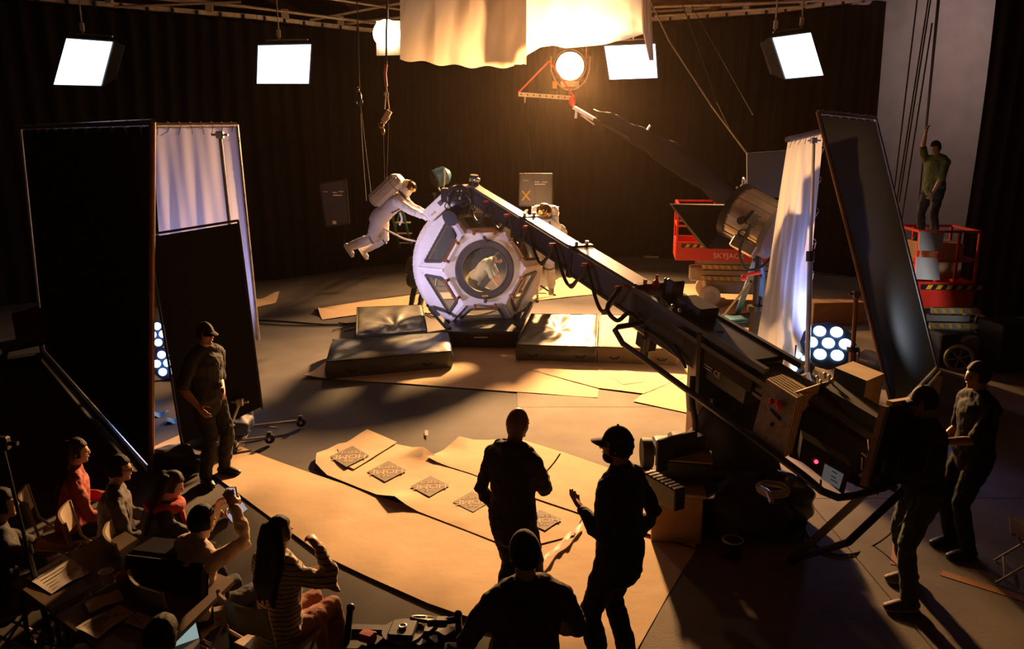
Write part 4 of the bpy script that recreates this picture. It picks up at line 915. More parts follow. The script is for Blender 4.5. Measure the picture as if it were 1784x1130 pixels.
# logos (part of the printed sheet)
ps = [o for o in bpy.data.objects if o.get('label', '').startswith('brown paper sheet printed')][0]
ld = (G(823, 873)-G(674, 820)); ld.z = 0; ld.normalize(); lu = V((-ld.y, ld.x, 0))
for i, (x, y) in enumerate(((609, 794), (674, 820), (749, 846), (823, 873), (945, 905))):
    zc = .0485 if i == 0 else .0305
    c = G(x, y, zc); a, b_ = .27, .27
    Lr, Lu = -(ld*.97-lu*.25).normalized(), -(lu*.97+ld*.25).normalized()
    Lr = (G(x-30, y+1, zc)-c).normalized()
    Lu = V((Lr.y, -Lr.x, 0)); Lu = -Lu if Lu.y > 0 else Lu
    hw_ = (G(x+34, y, zc)-G(x-34, y, zc)).length/2; hh_ = (G(x, y-18, zc)-G(x, y+18, zc)).length/2
    lg = obj('diamond_logo', MB().prism([c+Lr*hw_, c+Lu*hh_, c-Lr*hw_, c-Lu*hh_], V((0, 0, .001))), M['ink'], ps)
    for body, off, sz in (('THE', .44, .17), ('HOME', .07, .36), ('DEPOT', -.36, .20)):
        text(body, sz*hw_*1.7, c+Lu*hh_*off+V((0, 0, .003)), Lr, Lu*(hh_/hw_), M['paper'], lg, .0005)
sheet('printed paper sheet with a diamond outline near the right crash mats', [(1060, 655), (1090, 645), (1125, 655), (1120, 668), (1085, 672)], z=.022)
one('torn_tape', 'torn strip of grey tape between the two talking men', 'tape', MB().grid(lambda u, v: G(942+u*72, 975-u*68+v*(9+3*math.sin(u*30)), .055)+V((0, 0, .01*math.sin(u*12))), 20, 2, thick=(0, 0, -.002)), M['tape'])
one('paper_scrap', 'tiny pale scrap on the dark floor above the logos', 'scrap', MB().grid(lambda u, v: G(740+u*6, 749+v*9, .01+.02*u), 2, 2, thick=(0, 0, -.002)), M['sheet'])
for (p, q_, l) in (((1657, 530), (1650, 575), 'orange tape strip on the dark floor behind the wheels'), ((1636, 655), (1628, 700), 'yellow tape mark beside the foot of the leaning black frame'), ((1570, 905), (1562, 985), 'orange tape strip by the feet of the crane operator'), ((1640, 998), (1790, 1045), 'orange tape line crossing the dark floor at the right edge'), ((1340, 790), (1322, 815), 'short white floor line by the cable coil')):
    a, b = G(*p), G(*q_); m = 'yellow' if 'yellow' in l else 'white' if 'white' in l else 'orange'
    one('floor_tape', l, 'tape', MB().bar(a+V((0, 0, .004)), b+V((0, 0, .004)), .02 if 'white' in l else .1, .004), M[m], 'floor tape')
one('floor_plate', 'small pale plate lying on the floor left of the red lift', 'plate', MB().box(G(1134, 447, .03), (.5, .3, .05), bev=.02), M['steel'])

# ------------------------------------------------------------------ frames with cloth
def framed(label, c, cloth, sag=.06, pipes=('copper', 'copper', 'copper', 'copper'), r=.03, ties=9, name='framed_flag', cat='flag', wr=.0, bottom=True, group=None, n=30):
    TL, TR, BR, BL = c; t = thing(name, label, cat, (BL+BR)/2, group)
    nm = (TR-TL).cross(BL-TL).normalized()
    def fn(u, v):
        p = TL.lerp(TR, .015+.97*u).lerp(BL.lerp(BR, .015+.97*u), .012+.975*v)
        return p+nm*(sag*math.sin(PI*u)*math.sin(PI*v)+wr*(math.sin(u*23+v*3)+.6*math.sin(u*41-v*5)+.5*math.sin(v*9+u*4))*(.3+.7*v))
    obj('cloth', MB().grid(fn, n, n), M[cloth], t, smooth='full')
    for (a, b), m in zip(((TL, TR), (TR, BR), (BR, BL), (BL, TL)), pipes):
        if m: obj('frame_pipe', MB().cyl(a, b, r, n=8), M[m], t, smooth=True)
    if ties:
        for (a, b) in ((TL, TR), (TR, BR)):
            for i in range(ties):
                p = a.lerp(b, (i+.5)/ties); dd = frame_of(b-a)[0]
                obj('tie_cord', MB().tube([p-nm*.035, p+V((0, 0, .04)), p+nm*.035, p-V((0, 0, .05)), p-nm*.035+V((0, 0, -.02)), p+V((.03*math.sin(i*5), 0, -.12))], .005, 5), M['lightrope'], t)
    return t
lf = [P(36, 222, 13.9), P(265, 213, 8.45), G(263, 822), G(77, 612)]
framed('huge black cloth flag on a tall pipe frame at the left', lf, 'flag', .12, ('alum', 'copper', 'alum', 'alum'), .035, 12)
lw = [P(262, 218, 10.2), P(412, 217, 11.2), P(440, 715, 10.2), P(262, 770, 9.4)]
lw[2] = V((lw[1].x+.12, 11.1, .9)); lw[3] = V((lw[0].x-.05, 10.1, .9))
framed('white bounce cloth on a pipe frame at the left, behind the small black flag', lw, 'bounce', .05, ('alum', 'alum', None, None), .03, 8, 'bounce_cloth', 'cloth', .018, n=60)
lb = [P(257, 409, 8.75), P(415, 384, 9.5), P(457, 712, 9.45), P(318, 779, 8.75)]
framed('black floppy flag right behind the standing man in the cap', lb, 'flag', .05, ('black', 'black', None, 'black'), .015, 0)
rw = [P(1372, 243, 11.2), P(1434, 228, 12.6), G(1398, 655), G(1297, 742)]
framed('white bounce cloth on a leaning frame at the right, lit blue-violet from behind', rw, 'bounce', .05, ('alum', None, None, None), .04, 8, 'bounce_cloth', 'cloth', .022, n=60)
rb = [P(1425, 195, 10.6), P(1525, 206, 12.8), G(1632, 642), G(1558, 722)]
framed('tall leaning black flag on a pipe frame at the right, greyish sheen low down', rb, 'sheen', .10, ('alum', 'alum', 'alum', 'copper'), .03, 7)
one('clamped_flag', 'small olive-black flag behind the big silver lamp', 'flag', MB().bar(P(1336, 264, 13.5), P(1336, 345, 13.5), .66, .03, V((0, 1, 0))), M['olive'])
# stands
def stand(label, base, top, legs=.55, r=.022, m='alum', casters=False, name='light_stand', cat='stand', group='light stands'):
    base, top = V(base), V(top); t = thing(name, label, cat, base, group)
    obj('mast', MB().tube([base+V((0, 0, .15)), base.lerp(top, .55)], r*1.3, 8).tube([base.lerp(top, .5), top], r*.8, 8), M[m], t, smooth=True)
    obj('collar', MB().cyl(base.lerp(top, .53), base.lerp(top, .57), r*2), M['black'], t)
    obj('spigot', MB().box(top, (.09, .06, .09), bev=.01).cyl(top+V((-.1, 0, 0)), top+V((.1, 0, 0)), .014), M[m], t)
    for k in range(3):
        a = k*2*PI/3+.5; e = base+V((math.cos(a)*legs, math.sin(a)*legs, .09 if casters else .02))
        lg = obj('leg', MB().cyl(base+V((0, 0, .35 if not casters else .12)), e, r*.9, n=8).cyl(base+V((0, 0, .12)), base.lerp(e, .5)+V((0, 0, .08 if not casters else 0)), r*.5, n=6), M[m], t, smooth=True)
        if casters: obj('caster', MB().ring(e-V((0, 0, .02)), (math.sin(a), -math.cos(a), 0), .042, .024, 14, 8).box(e+V((0, 0, .04)), (.05, .05, .06)), M['rubber'], lg)
        else: obj('foot', MB().ell(e, .03), M['rubber'], lg)
    return t
stand('rolling stand with casters holding the left white cloth', G(440, 758), P(383, 235, 10.0), .62, .028, casters=True)
stand('rolling stand with casters right of the standing man, holding the black flag', G(430, 775)+V((-.25, -.25, 0)), P(418, 700, 9.2), .6, .026, casters=True)
stand('thin dark stand at the bottom left among the chairs', G(95, 1150), P(3, 772, 4.7), .4, .016, 'black')
stand('stand with a rusty mast right of the right white cloth', G(1478, 722), P(1492, 512, 10.6), .5, .04, 'copper')
stand('stand holding the large back-facing panel at the far left of the capsule', G(605, 468), P(592, 375, 20.5), .5, .025, 'black')
stand('stand of the blue lamp behind the floating astronaut', V((P(757, 350, 20).x, 20, 0)), P(757, 338, 20), .5, .025, 'black')
stand('stand of the panel with the yellow cross', V((P(937, 400, 19).x, 19, 0)), P(937, 352, 19), .5, .025, 'black')
stand('dark stand under the big silver lamp, wound with cables', V((P(1322, 440, 12.5).x, 12.5, 0)), P(1322, 440, 12.5), .6, .06, 'black')
stand('stand mast of the right white cloth', G(1404, 690), P(1418, 245, 12.0), .5, .03, 'alum')
# back-facing panels
def backpanel(label, c, Y, extra):
    q = [P(x, y, Y) for x, y in c]; t = thing('light_panel_back', label, 'stage light', (q[2]+q[3])/2, 'light panels seen from behind')
    obj('body', MB().hexa([q[3], q[2], q[2]+V((0, .14, 0)), q[3]+V((0, .14, 0))], [q[0], q[1], q[1]+V((0, .14, 0)), q[0]+V((0, .14, 0))]), M['beam'], t)
    X = (q[1]-q[0]); Z = (q[3]-q[0])
    for u, v, wd, hg in ((.1, .2, .16, .012), (.45, .25, .16, .02), (.68, .25, .18, .02), (.45, .32, .34, .025)):
        c0 = q[0]+X*(u+wd/2)+Z*(v)+V((0, -.01, 0)); obj('label_plate', MB().box(c0, (X.length*wd, .012, Z.length*hg)), M['white'], t)
    for b in ((0, 1), (1, 2), (2, 3), (3, 0)): obj('edge_trim', MB().bar(q[b[0]]+V((0, -.01, 0)), q[b[1]]+V((0, -.01, 0)), .03, .03), M['black'], t)
    if extra: 
        cc = q[0]+X*.2+Z*.68+V((0, -.015, 0)); obj('yellow_tape_cross', MB().bar(cc+V((-.09, 0, -.11)), cc+V((.09, 0, .11)), .03, .006, V((0, 1, 0))).bar(cc+V((-.09, -.003, .11)), cc+V((.09, -.003, -.11)), .03, .006, V((0, 1, 0))), M['yellow'], t, label='yellow tape cross')
    else: obj('white_tag', MB().box(q[0]+X*.35+Z*.93+V((0, -.01, 0)), (.09, .01, .08)), M['white'], t)
backpanel('tall dark panel on a stand left of the floating astronaut, rows of pale labels', [(557, 320), (602, 313), (608, 390), (568, 395)], 20.0, False)
backpanel('dark grey panel with a yellow tape cross behind the standing astronaut', [(906, 303), (962, 303), (961, 358), (905, 358)], 18.8, True)
bl = P(757, 312, 19.9)
fresnel('blue_lamp', 'blue lamp on a stand behind the floating astronaut', bl+V((0, .0, 0)), (-9, 16.5, 0), .2, .42, 'bluestand', 'gasket', yoke=True)
# ladder
ld_ = thing('step_ladder', 'green step ladder behind the floating astronaut', 'ladder', V((P(690, 440, 19).x, 19, 0)))
a0 = P(680, 375, 18.6); 
for i, (bx_, by_) in enumerate(((700, 447), (655, 440))):
    f = G(bx_, by_); 
    for off in (0, .42): obj('rail', MB().bar(f+V((off*.9, off*.3, 0)), V((a0.x+off*.6, a0.y+off*.2, a0.z+.2)), .05, .05), M['greenl'], ld_)
for k in range(4):
    f = G(700, 447).lerp(V((a0.x, a0.y, a0.z+.2)), .15+.2*k); obj('step', MB().box(f+V((.19, .08, 0)), (.44, .1, .03)), M['steel'], ld_)

# ------------------------------------------------------------------ camera crane
HA, PV = P(830, 340, 14.0), P(1235, 596, 8.3)
cu = (PV-HA).normalized(); cs = cu.cross(V((0, 0, 1))).normalized(); cw = cs.cross(cu).normalized()   # along to the rear, sideways, up
if cs.x > 0: pass
def cpt(t, s_=0., w_=0.): return HA+cu*t-cs*s_+cw*w_
def proj(p):
    q = V(p)-V((0, 0, H)); c, s = math.cos(PITCH), math.sin(PITCH); d = q.y*c-q.z*s
    return 892+F*q.x/d, 565+F*(-q.z*c-q.y*s)/d
def t_at(px):
    lo, hi = -1., 10.2
    for _ in range(40):
        m = (lo+hi)/2
        if proj(cpt(m))[0] < px: lo = m
        else: hi = m
    return lo
SR = Matrix((cs, cu, cw)).transposed()
cr = thing('camera_crane', 'large telescopic camera crane, dark arm running from the capsule down to its counterweights', 'crane', V((PV.x, PV.y, 0)))
def beam(t0, t1, w_, h_, top=True):
    b = obj('beam_section', MB().box(cpt((t0+t1)/2), (w_, t1-t0, h_), SR, .012), M['beam'], cr)
    if top:
        obj('top_plate', MB().box(cpt((t0+t1)/2, 0, h_/2+.006), (w_*.82, t1-t0-.06, .012), SR), M['beamtop'], b)
    for s_ in (-1, 1):
        for z in (-1, 1): obj('rail', MB().box(cpt((t0+t1)/2, s_*(w_/2+.008), z*h_*.42), (.022, t1-t0-.02, .035), SR), M['beam'], b)
ta, tb, tc, td, te, tf_ = -.1, t_at(920), t_at(1010), t_at(1128), t_at(1335), t_at(1600)
beam(ta, tb, .2, .27); beam(tb, tc, .25, .33); beam(tc, td, .3, .39)
for t_, w_, h_ in ((tb, .3, .38), (tc, .35, .45), (td, .42, .52)):
    cl_ = obj('section_collar', MB().box(cpt(t_), (w_, .09, h_), SR, .01), M['black'], cr); obj('collar_bolt', MB().cyl(cpt(t_, -.08, h_/2), cpt(t_, -.08, h_/2+.05), .025, n=8).cyl(cpt(t_, .08, h_/2), cpt(t_, .08, h_/2+.05), .025, n=8), M['alum'], cl_)
b = obj('main_housing', MB().box(cpt((td+te)/2, 0, -.04), (.4, te-td, .5), SR, .03), M['black'], cr)
for s_ in (-1, 1): obj('side_rail', MB().box(cpt((td+te)/2+.1, s_*.22, .2), (.05, te-td+.2, .06), SR), M['beam'], b)
obj('toothed_track', MB().box(cpt(te-.4, -.24, .08), (.03, 1.5, .05), SR), M['beam'], b); obj('slot', MB().box(cpt(te-.5, -.21, -.02), (.02, 1.1, .16), SR), M['joint'], b)
text('CE', .09, cpt(te-.45, -.216, -.14), cu, cw, M['rivet'], b, .001)
for i in range(4): obj('data_label', MB().box(cpt(t_at(1265)+.0, -.21, -.06-.03*i), (.012, .16, .014), SR), M['rivet'], b)
for t_, sz, up in ((t_at(1150), (.05, .05, .2), .31), (t_at(1165), (.16, .14, .26), .32), (t_at(1205), (.26, .42, .13), .28), (t_at(1183), (.1, .1, .1), .26)):
    obj('top_box', MB().box(cpt(t_, .02, up), sz, SR, .012), M['plastic'], cr)
obj('red_knob', MB().ell(cpt(t_at(1142), -.05, .3), (.045, .045, .06)).cyl(cpt(t_at(1142), -.05, .3), cpt(t_at(1142), -.05, .42), .018), M['redb'], cr)
for x in (1192, 1204): obj('chrome_knob', MB().ell(cpt(t_at(x), -.2, .26), .028), M['alum'], cr)
# motor and drive under the housing front
obj('drive_motor', MB().box(cpt(td+.25, -.12, -.34), (.14, .26, .24), SR, .02).cyl(cpt(td+.3, -.16, -.3), cpt(td+.3, -.16, -.58), .055).cyl(cpt(td+.05, -.18, -.2), cpt(td+.35, -.18, -.2), .07), M['plastic'], cr)
# rear beam and bucket
beam(te, tf_-.1, .28, .3, False)
# camera head
hd0 = cpt(-.15, 0, -.02)
ch = obj('head_mount', MB().box(cpt(-.12), (.24, .16, .3), SR, .02).cyl(cpt(-.15, 0, .1), cpt(-.15, 0, .32), .1, .07), M['black'], cr)
obj('silver_dome', MB().ell(cpt(-.12, 0, .24), (.1, .1, .05)), M['silver'], ch, smooth=True)
cb = hd0+V((-.22, .0, -.12))
hd = obj('remote_head', MB().box(cb+V((-.0, 0, .0)), (.34, .36, .34), Matrix.Rotation(.4, 3, 'Y'), .05).ring(cb+V((.0, -.12, .05)), (.2, 1, .2), .2, .05, 20, 8).ring(cb+V((.05, -.2, -.02)), (.6, 1, 0), .17, .03, 20, 8), M['plastic'], cr, smooth='full')
obj('lens_barrel', MB().cyl(cb+V((-.02, -.1, -.12)), cb+V((-.14, -.32, -.24)), .1, .13, 18).cyl(cb+V((-.13, -.3, -.23)), cb+V((-.16, -.36, -.26)), .145, .15, 18), M['black'], hd, smooth=True)
obj('matte_box', MB().box(cb+V((-.28, .1, .1)), (.12, .2, .24), None, .01), M['blackm'], hd); obj('side_box', MB().box(cb+V((.12, -.1, .22)), (.14, .2, .12), SR, .015), M['rivet'], hd)
rnd = random.Random(3); cm = MB()
for i in range(12):
    c = cb+V((rnd.uniform(-.16, .22), rnd.uniform(-.3, -.05), rnd.uniform(-.15, .22))); cm.ring(c, (rnd.uniform(-1, 1), 1, rnd.uniform(-1, 1)), rnd.uniform(.07, .17), .011, 16, 6)
obj('cable_bundle', cm, M['rubber'], hd, smooth=True)
# looping cables and red clamps
cl2 = [862, 900, 936, 985, 1045, 1108]
prev = cpt(-.05, -.1, -.18)
for i, x in enumerate(cl2):
    t_ = t_at(x); hh2 = .135 if t_ < tb else .165 if t_ < tc else .195
    a = cpt(t_, -(.12+.04*i*.6), hh2*.7); obj('cable_clamp', MB().box(a, (.16, .045, .035), SR, .008), M['redb'], cr, label='red cable clamp')
    low = (prev+a)/2+V((0, 0, -.3-.03*i))
    for k in range(2): obj('cable', MB().tube(curve([prev+V((0, 0, -.02*k)), prev.lerp(low, .55)+V((0, 0, -.08)), low+V((.02*k, 0, -.03*k)), low.lerp(a, .5)+V((0, 0, -.06)), a-cs*.0]), .024-.006*k, 8), M['rubber'], cr, smooth=True)
    prev = a
obj('cable', MB().tube(curve([prev, P(1058, 535, 9.2), P(1075, 558, 9.1), P(1095, 545, 9.2), cpt(td+.2, -.25, -.1)]), .026, 8), M['rubber'], cr, smooth=True)
obj('cable', MB().tube(curve([cpt(td+.1, -.22, -.2), P(1150, 590, 8.7), P(1180, 618, 8.4), P(1195, 640, 8.2), P(1175, 600, 8.5)]), .014, 8), M['rubber'], cr, smooth=True)
obj('cable', MB().tube(curve([P(1207, 655, 8.0), P(1206, 700, 7.9), P(1212, 740, 7.9), P(1206, 775, 7.9)]), .03, 8), M['rubber'], cr, smooth=True)
# column
bz = V((PV.x, PV.y, 0))
obj('pivot_yoke', MB().box(PV+V((-.03, -.05, -.2)), (.3, .45, .75), None, .03).box(PV+V((.16, -.1, -.35)), (.14, .3, .4), None, .02), M['black'], cr)
obj('turning_head', MB().cyl(PV+V((0, 0, -.75)), PV+V((0, 0, -.55)), .2, .22, 20).cyl(PV+V((.06, -.1, -.85)), PV+V((.06, -.1, -.78)), .19, .19, 20).box(PV+V((.14, -.2, -.6)), (.34, .28, .2), None, .02).cyl(PV+V((.2, -.2, -.8)), PV+V((.2, -.2, -.62)), .12), M['plastic'], cr)
obj('column', MB().box(V((PV.x-.02, PV.y, .5)), (.3, .3, .8), None, .015), M['copper'], cr, label='reddish brown column')
obj('side_lever', MB().tube([PV+V((.1, -.2, -.72)), PV+V((.45, -.35, -.78))], [.025, .035], 8), M['black'], cr)
obj('column_post', MB().cyl(P(1263, 735, 7.9), P(1263, 800, 7.9)-V((0, 0, .1)), .03), M['copper'], cr)
base = obj('base_dolly', MB().box(V((PV.x, PV.y-.35, .28)), (1.0, 1.6, .16), None, .03).box(V((PV.x, PV.y-.35, .42)), (.7, 1.2, .14), None, .03), M['black'], cr)
for sx in (-1, 1):
    for sy in (-1, 1):
        c = V((PV.x+sx*.55, PV.y-.35+sy*.72, .17)); wl = obj('wheel', MB().cyl(c-V((.06, 0, 0)), c+V((.06, 0, 0)), .17, n=20), M['rubber'], base, smooth=True)
# steering bar
sb = [P(1122, 562, 8.9), P(1072, 570, 8.9), P(1071, 580, 8.8), P(1085, 598, 8.6), P(1250, 717, 7.2), P(1400, 828, 6.2), P(1432, 855, 6.05), P(1460, 866, 5.95), P(1495, 862, 5.9), P(1560, 842, 5.9)]
obj('steering_bar', MB().tube([sb[0], sb[0].lerp(sb[1], .9)]+[sb[1].lerp(sb[2], .5)]+sb[3:], .032, 10), M['black'], cr, smooth=True)
tip = G(1380, 975, .06)
obj('steering_strut', MB().bar(P(1508, 858, 5.9), tip, .055, .055), M['black'], cr); obj('steering_strut', MB().tube([tip, P(1478, 944, 5.6), P(1572, 855, 5.75)], .03, 8), M['black'], cr)
obj('strut_foot', MB().ell(tip, .045), M['rubber'], cr)
# counterweight bucket : plywood faced boxes around dark weights
def wbox(name, pxs, Y, depthvec, mface, medge, lab=None):
    """pxs: TL,TR,BR,BL of the face nearest the camera"""
    q = [P(x, y, yy_) for (x, y), yy_ in zip(pxs, Y)]; dv = V(depthvec)
    o = obj(name, MB().hexa([q[3], q[2], q[2]+dv, q[3]+dv], [q[0], q[1], q[1]+dv, q[0]+dv]), M[medge], cr, label=lab)
    nrm = (q[1]-q[0]).cross(q[3]-q[0]).normalized(); nrm = nrm if nrm.y < 0 else -nrm
    if mface: obj('face_panel', MB().add([p+nrm*.004 for p in q]+[p+nrm*.001 for p in q], [(0, 1, 2, 3), (7, 6, 5, 4), (0, 4, 5, 1), (1, 5, 6, 2), (2, 6, 7, 3), (3, 7, 4, 0)]), M[mface], o)
    return o, q, nrm
dv = cs*(-1 if cs.y < 0 else 1)
dvec = P(1367, 651, 7.25)-P(1336, 660, 6.95)
o1_, q_, nr = wbox('plywood_weight_box', [(1336, 660), (1388, 693), (1365, 797), (1310, 757)], (6.95, 6.6, 6.45, 6.8), dvec, 'speck', 'plyedge', 'speckled plywood weight box')
fc = (q_[0]+q_[1]+q_[2]+q_[3])/4; Xf = (q_[1]-q_[0]); Zf = (q_[0]-q_[3])
for u, v in ((-.12, .22), (.08, .26), (.16, .22)): obj('red_knob', MB().ell(fc+Xf*u+Zf*v+nr*.04, .028).cyl(fc+Xf*u+Zf*v, fc+Xf*u+Zf*v+nr*.04, .012), M['redb'], o1_)
obj('slot', MB().bar(fc+Xf*-.15+Zf*.08+nr*.008, fc+Xf*.2+Zf*.02+nr*.008, .02, .012, nr), M['joint'], o1_); obj('hole', MB().cyl(fc+Zf*-.13, fc+Zf*-.13+nr*.008, .02), M['joint'], o1_)
for i in range(6): z0 = q_[1].lerp(q_[2], 0)+dvec*(.12+.14*i); obj('ply_layer', MB().bar(z0+cu*.004, z0+(q_[2]-q_[1])*.99+cu*.004, .012, .012), M['ply'], o1_)
for i in range(5): obj('ply_layer', MB().bar(q_[0]+dvec*(.15+.16*i)+cw*.003, q_[1]+dvec*(.15+.16*i)+cw*.003, .02, .008), M['ply'], o1_)
wbox('plywood_weight_box', [(1455, 640), (1510, 663), (1492, 765), (1440, 735)], (7.15, 6.75, 6.6, 7.0), P(1486, 629, 7.45)-P(1455, 640, 7.15), 'blackm', 'ply', 'dark weight box with a plywood top')
wbox('weight_stack', [(1392, 712), (1560, 800), (1530, 862), (1375, 795)], (6.75, 5.95, 5.9, 6.6), V((.25, .5, .05)), 'blackm', 'black')
wbox('weight_stack', [(1425, 668), (1545, 738), (1535, 800), (1412, 735)], (7.0, 6.2, 6.1, 6.8), V((.12, .3, .03)), 'blackm', 'blackm')
wbox('cross_frame', [(1378, 685), (1470, 655), (1472, 668), (1380, 700)], (6.7, 7.2, 7.2, 6.7), V((.03, .06, -.01)), None, 'ply', 'wooden cross frame')
o3, q3_, nr3 = wbox('rear_plywood_plate', [(1549, 707), (1605, 698), (1588, 820), (1512, 846)], (5.9, 6.25, 6.2, 5.8), V((.06, .05, .02)), 'blackm', 'plyedge', 'rear plywood plate with laminated edge')
obj('laminated_edge', MB().bar(q3_[0]-V((.03, 0, 0)), q3_[3]-V((.03, 0, 0)), .05, .05), M['ply'], o3); obj('laminated_edge', MB().bar(q3_[0]+V((0, 0, .02)), q3_[1]+V((0, 0, .02)), .05, .04), M['ply'], o3)
bk_ = MB(); rnd = random.Random(9)
for i in range(10): bk_.box(P(1490+rnd.uniform(0, 75), 838+rnd.uniform(-14, 14), 5.85), (rnd.uniform(.03, .1), .05, rnd.uniform(.03, .09)), Matrix.Rotation(rnd.uniform(0, 1), 3, 'Y'))
obj('rear_clamps', bk_, M['black'], cr)['kind'] = 'stuff'
for i, (x, y) in enumerate(((1424, 657), (1430, 664), (1445, 655), (1450, 662), (1437, 651))): obj('chrome_bolt', MB().cyl(P(x, y+8, 7.0), P(x, y, 7.0), .012, n=8).ell(P(x, y, 7.0), .017), M['alum'], cr)
# control box with screen on the crane's rear
mo = thing('crane_monitor', 'small dark control box with a dim grey screen and red pilot light under the counterweights', 'monitor', P(1455, 850, 5.85))
q = [P(x, y, 5.82) for x, y in ((1438, 808), (1470, 826), (1462, 852), (1432, 834))]
obj('screen', MB().prism(q, V((0, .01, 0))), M['e_mon'], mo, label='dim grey screen'); q2_ = [P(x, y, 5.84) for x, y in ((1398, 762), (1482, 812), (1470, 862), (1392, 800))]
obj('case', MB().prism(q2_, V((.05, .18, 0))), M['plastic'], mo); obj('pilot_light', MB().ell(P(1422, 804, 5.83), .016), M['e_red'], mo, label='red pilot light')
for (x0_, y0_, x1_, y1_) in ((1450, 820, 1458, 825), (1448, 828, 1456, 833), (1447, 834, 1459, 841)): obj('readout_line', MB().bar(P(x0_, y0_, 5.815), P(x1_, y1_, 5.815), .008, .008), M['white'], mo)
obj('coiled_lead', MB().tube(curve([P(1430, 835, 5.84), P(1432, 855, 5.8), P(1452, 868, 5.8), P(1465, 865, 5.8)]), .008, 6), M['rubber'], mo)
# gear on the crane base
def pbox(name, label, cat, p, size, m, yaw=0, bev=.01, group=None): return one(name, label, cat, MB().box(V(p)+V((0, 0, size[2]/2)), size, Matrix.Rotation(yaw, 3, 'Z'), bev), M[m], group)
p0 = G(1182, 950)
bxx = thing('equipment_crate', 'dark wooden crate on the floor behind the talking man in the cap', 'crate', V((p0.x, p0.y+.2, 0)))
obj('body', MB().box(V((p0.x+.02, p0.y+.28, .24)), (.46, .5, .46), Matrix.Rotation(-.15, 3, 'Z'), .01), M['card'], bxx); obj('lid', MB().box(V((p0.x+.02, p0.y+.28, .49)), (.5, .54, .03), Matrix.Rotation(-.15, 3, 'Z')), M['speck'], bxx)
un = thing('control_unit', 'control unit with pale top and toggles standing on the dark crate', 'equipment', V((p0.x+.12, p0.y+.4, .51)))
R_ = Matrix.Rotation(-.2, 3, 'Z'); c0 = V((p0.x+.12, p0.y+.4, .62))
obj('case', MB().box(c0, (.5, .34, .2), R_, .01), M['plastic'], un); obj('top_plate', MB().box(c0+V((0, 0, .106)), (.48, .32, .012), R_), M['lightrope'], un)
for i in range(6): obj('toggle', MB().cyl(c0+R_ @ V((-.2+.08*i, .1, .11)), c0+R_ @ V((-.2+.08*i, .1, .16)), .012, n=8), M['black'], un)
obj('red_button', MB().ell(c0+R_ @ V((-.2, -.175, .04)), .018), M['redb'], un)
bt = P(1160, 835, 6.6)
cf = thing('vented_case', 'silver vented case edge beside the control unit', 'case', bt-V((0, 0, .2)))
bt = bt-V((.02, 0, .1)); obj('body', MB().box(bt, (.12, .46, .2), Matrix.Rotation(.5, 3, 'Z'), .01), M['black'], cf)
for i in range(8): obj('vent_slot', MB().box(bt+Matrix.Rotation(.5, 3, 'Z') @ V((.0, -.2+.055*i, .105)), (.1, .03, .006), Matrix.Rotation(.5, 3, 'Z')), M['alum'], cf)
lb2 = P(1186, 792, 7.2)
mm = thing('battery_case', 'black open flight case standing by the foot of the crane column', 'case', V((lb2.x, lb2.y, lb2.z-.2)))
obj('body', MB().box(lb2+V((.02, .1, 0)), (.5, .2, .28), Matrix.Rotation(.55, 3, 'Z'), .02), M['plastic'], mm); obj('open_lid', MB().box(lb2+V((-.05, -.05, .05)), (.5, .03, .32), Matrix.Rotation(.55, 3, 'Z'), .01), M['black'], mm); obj('red_label', MB().box(lb2+V((.1, -.08, -.1)), (.16, .01, .06), Matrix.Rotation(.55, 3, 'Z')), M['redj'], mm)
def lump(name, label, cat, c, r, m, seed, seg=22, amp=.16):
    rn = random.Random(seed); a = [rn.uniform(1, 4) for _ in range(4)]; p = [rn.uniform(0, 6) for _ in range(4)]
    fn = lambda u: (lambda k: V((u.x*r[0]*k, u.y*r[1]*k, max(u.z, -.75)*r[2]*k)))(1+amp*math.sin(u.x*a[0]*2+p[0])*math.sin(u.y*a[1]*2+p[1])+amp*.5*math.sin(u.z*a[2]*3+u.x*5+p[2]))
    return one(name, label, cat, MB().ell(V(c)+V((0, 0, r[2]*.75)), 1, None, seg, 14, fn), M[m], smooth='full')
c = G(1290, 900)
lump('black_bag', 'bulky black equipment cover heaped at the right of the crane base', 'bag', V((c.x+.05, c.y+.5, 0)), (.48, .5, .62), 'blackm', 4)
lump('black_bag', 'black sandbag with a pale strap next to the cable coil', 'bag', V((c.x+.42, c.y-.05, 0)), (.26, .24, .28), 'plastic', 5)
lump('black_bag', 'low black bag in front of the crane base', 'bag', V((c.x-.05, c.y-.3, 0)), (.4, .35, .3), 'blackm', 6)
one('bag_strap', 'pale strap on the sandbag beside the cable coil', 'strap', MB().tube(curve([P(1325, 850, 6.6), P(1338, 858, 6.5), P(1345, 875, 6.4)]), .025, 8), M['alum'])
cup = G(1275, 968, .0); cc = thing('coffee_can', 'dark round can with a pale rim on the floor before the crane base', 'can', cup)
obj('body', MB().cyl(cup, cup+V((0, 0, .16)), .09, n=20), M['plastic'], cc); obj('rim', MB().ring(cup+V((0, 0, .16)), (0, 0, 1), .088, .008), M['steel'], cc)
def coil(label, c, R, n, r=.011, m='rubber', name='cable_coil'):
    rn = random.Random(int(R*1000)+n); mb = MB()
    for i in range(n):
        k = R*rn.uniform(.85, 1.08); o = V((rn.uniform(-.03, .03), rn.uniform(-.03, .03), .015+.012*i)); mb.tube([V(c)+o+V((math.cos(2*PI*j/26)*k, math.sin(2*PI*j/26)*k*rn.uniform(.97, 1.0), .004*math.sin(j))) for j in range(26)], r, 6, True)
    return one(name, label, 'cable', mb, M[m], 'cable coils', smooth=True)
